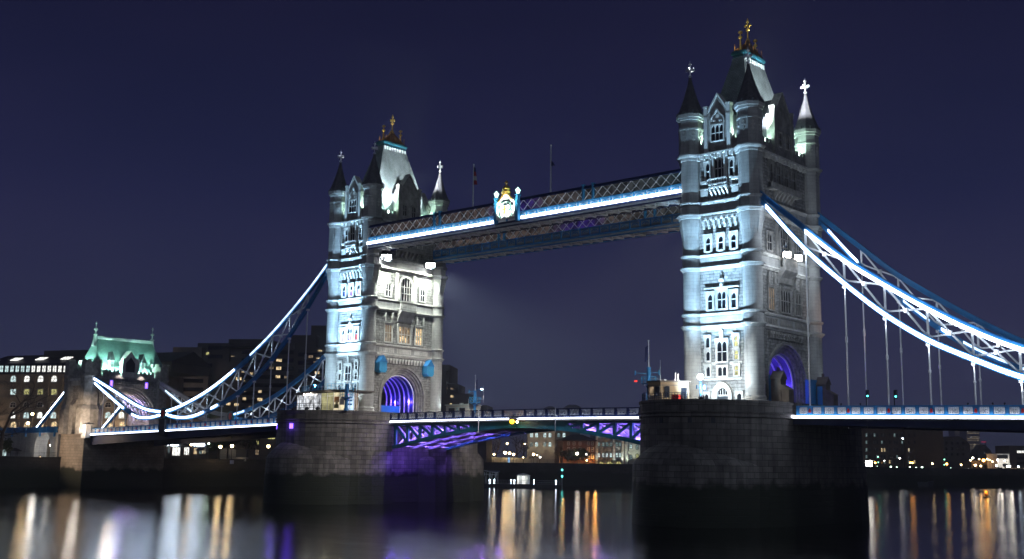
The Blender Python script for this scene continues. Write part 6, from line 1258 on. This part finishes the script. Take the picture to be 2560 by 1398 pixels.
for a in ((551, 1117, 304, 'l_warm', .5, 700, 'left of the pair of star-bright warm lamps under the left span', G1), (580, 1115, 304, 'l_warm', .52, 700, 'right of the pair of star-bright warm lamps under the left span', G1), (671, 1116, 304, 'l_warm', .5, 700, 'star-bright warm lamp beside the left edge of the farther pier', G1),
          (310, 1119, 300, 'l_warm', .42, 300, 'warm lamp at the arched passage under the left span', G1), (452, 1107, 312, 'l_cool', .5, 600, 'star-bright bluish lamp before the quayside restaurant', G1), (478, 1112, 312, 'l_warm', .36, 300, 'warm lamp before the quayside restaurant', G1), (522, 1109, 312, 'l_gwhite', .3, 200, 'greenish lamp at the right corner of the quayside restaurant', G1), (420, 1112, 312, 'l_cool', .3, 150, 'small bluish lamp at the left corner of the quayside restaurant', G1),
          (81, 1035, 300, 'l_warm', .42, 300, 'upper warm lamp before the arcaded block, left of the sloping tie', G1), (70, 1058, 300, 'l_warm', .45, 300, 'lower warm lamp before the arcaded block, left of the sloping tie', G1), (248, 1041, 292, 'l_warm', .42, 300, 'warm lamp seen through the gatehouse arch', G1), (127, 1113, 288, 'l_white', .3, 250, 'white lamp by the arch of the approach viaduct', G1), (100, 1143, 288, 'l_warm', .2, 60, 'tiny warm lamp at the foot of the viaduct arch', G1),
          (1208, 1129, 388, 'l_warm', .55, 500, 'bright warm lamp touching the right edge of the farther pier', G2), (1214, 1134, 388, 'l_warm', .42, 300, 'second warm lamp from the farther pier', G2), (1235, 1136, 388, 'l_warm', .38, 300, 'third warm lamp from the farther pier', G2), (1263, 1132, 388, 'l_warm', .62, 600, 'largest warm lamp of the cluster left of the pale warehouse', G2), (1274, 1133, 388, 'l_warm', .5, 400, 'middle warm lamp of the cluster, right of the largest', G2), (1284, 1136, 388, 'l_warm', .48, 400, 'rightmost warm lamp of the cluster over the garden wall', G2),
          (1334, 1136, 388, 'l_warm', .52, 500, 'bright warm lamp before the pale warehouse', G2), (1343, 1138, 388, 'l_warm', .22, 80, 'small warm lamp just right of the bright one before the pale warehouse', G2), (1350, 1143, 388, 'l_white', .3, 150, 'low white lamp before the pale warehouse', G2), (1268, 1109, 396, 'l_warm', .36, 200, 'hazy warm lamp high among the bare branches', G2), (1312, 1110, 396, 'l_warm', .25, 100, 'small warm lamp high beside the pale warehouse', G2), (1308, 1144, 386, 'l_warm', .22, 80, 'small warm lamp at the right end of the garden wall', G2),
          (1420, 1143, 388, 'l_cool', .45, 400, 'star-bright bluish lamp left of the brick house', G2), (1443, 1134, 386, 'l_white', .5, 400, 'star-bright white lamp before the brick house', G2), (1466, 1136, 388, 'l_white', .25, 100, 'small white lamp at the right of the brick house', G2), (1467, 1151, 386, 'l_warm', .28, 100, 'low warm lamp before the brick house', G2), (1202, 1110, 396, 'l_warm', .22, 60, 'tiny warm lamp among branches beside the farther pier', G2)):
    street_lamp(a[6], a[0], a[1], a[2], a[3], a[4]*.85, a[5]*.3, a[7])
street_lamp('red river signal light on a post before the brick house', 1432, 1161, 382, 'l_red', .42, 400, None, 'signal_light', WATER)
for a in ((2188, 1157, 'l_orange', .4, 'orange lamp next to the blazing white panel'), (2195, 1142, 'l_green', .25, 'upper green light near the white panel'), (2196, 1156, 'l_green', .25, 'middle green light near the white panel'), (2193, 1166, 'l_gwhite', .25, 'low greenish lamp near the white panel'), (2249, 1146, 'l_white', .34, 'white lamp on the front of the brick warehouse'), (2211, 1152, 'l_white', .22, 'small white lamp under the paired lit windows'),
          (2276, 1157, 'l_orange', .4, 'left lamp of the joined orange pair'), (2281, 1157, 'l_orange', .4, 'right lamp of the joined orange pair'), (2331, 1159, 'l_warm', .42, 'lone warm lamp between the brick warehouse and the second mooring frame'), (2361, 1149, 'l_green', .26, 'upper green light above the second mooring frame'), (2361, 1162, 'l_green', .26, 'lower green light beside the second mooring frame'), (2367, 1160, 'l_orange', .48, 'orange lamp over the second mooring frame'), (2403, 1162, 'l_warm', .42, 'warm lamp before the tall unlit warehouse'),
          (2227, 1167, 'l_gwhite', .42, 'greenish quay lamp, leftmost of the low row'), (2242, 1168, 'l_gwhite', .28, 'second greenish quay lamp of the low row'), (2275, 1168, 'l_gwhite', .38, 'greenish quay lamp below the orange pair'), (2290, 1169, 'l_gwhite', .24, 'small greenish quay lamp right of the orange pair'), (2305, 1169, 'l_gwhite', .52, 'largest greenish quay lamp of the low row'), (2377, 1171, 'l_gwhite', .34, 'greenish quay lamp just right of the second mooring frame'), (2393, 1172, 'l_white', .4, 'white quay lamp below the tall unlit warehouse'), (2410, 1172, 'l_white', .28, 'small white quay lamp left of the orange building'), (2421, 1172, 'l_white', .38, 'white quay lamp at the left end of the orange building'),
          (2432, 1145, 'l_white', .5, 'high white lamp over the left end of the orange building'), (2426, 1151, 'l_warm', .42, 'high warm lamp at the left end of the orange building'), (2448, 1148, 'l_warm', .38, 'high warm lamp left of the brightest orange one'), (2459, 1151, 'l_orange', .7, 'brightest orange lamp of the cluster at right'), (2468, 1148, 'l_warm', .48, 'high warm lamp right of the brightest orange one'), (2474, 1150, 'l_warm', .34, 'small high warm lamp over the right of the orange building'), (2481, 1154, 'l_warm', .42, 'warm lamp at the right end of the orange building'), (2438, 1163, 'l_warm', .6, 'large low warm lamp before the orange building, left'), (2452, 1165, 'l_warm', .5, 'low warm lamp before the orange building, middle'),
          (2494, 1150, 'l_white', .46, 'white lamp on the front of the white house'), (2491, 1164, 'l_white', .46, 'white lamp at the left foot of the white house'), (2512, 1152, 'l_white', .32, 'small white lamp on the right of the white house'), (2519, 1166, 'l_white', .5, 'left of two bright lamps right of the white house'), (2525, 1166, 'l_white', .46, 'right of two bright lamps right of the white house'), (2546, 1167, 'l_cool', .46, 'bluish lamp before the shopfronts at the right edge')):
    street_lamp(a[4], a[0], a[1], 508 if a[0] < 2420 else 520, a[2], a[3]*(1.0 if 'orange' in a[2] else .8), 35*a[3], G3)
lamp('POINT', atd(2270, 1168, 503), 200, (1, .35, .1), size=.5)
# ------------------------------------------------------------------ damp night air
HAZE = .00028
if HAZE:
    vm = bpy.data.materials.new('night_haze'); vm.use_nodes = True; t = vm.node_tree; t.nodes.clear()
    pv = t.nodes.new('ShaderNodeVolumePrincipled'); ou = t.nodes.new('ShaderNodeOutputMaterial'); t.links.new(pv.outputs[0], ou.inputs['Volume'])
    pv.inputs['Color'].default_value = (.92, .94, 1, 1); pv.inputs['Density'].default_value = HAZE; pv.inputs['Anisotropy'].default_value = .3
    tag(MB().box(-2600, 3100, -1600, 3100, WATER-1, 75).build('haze', vm), kind='stuff')
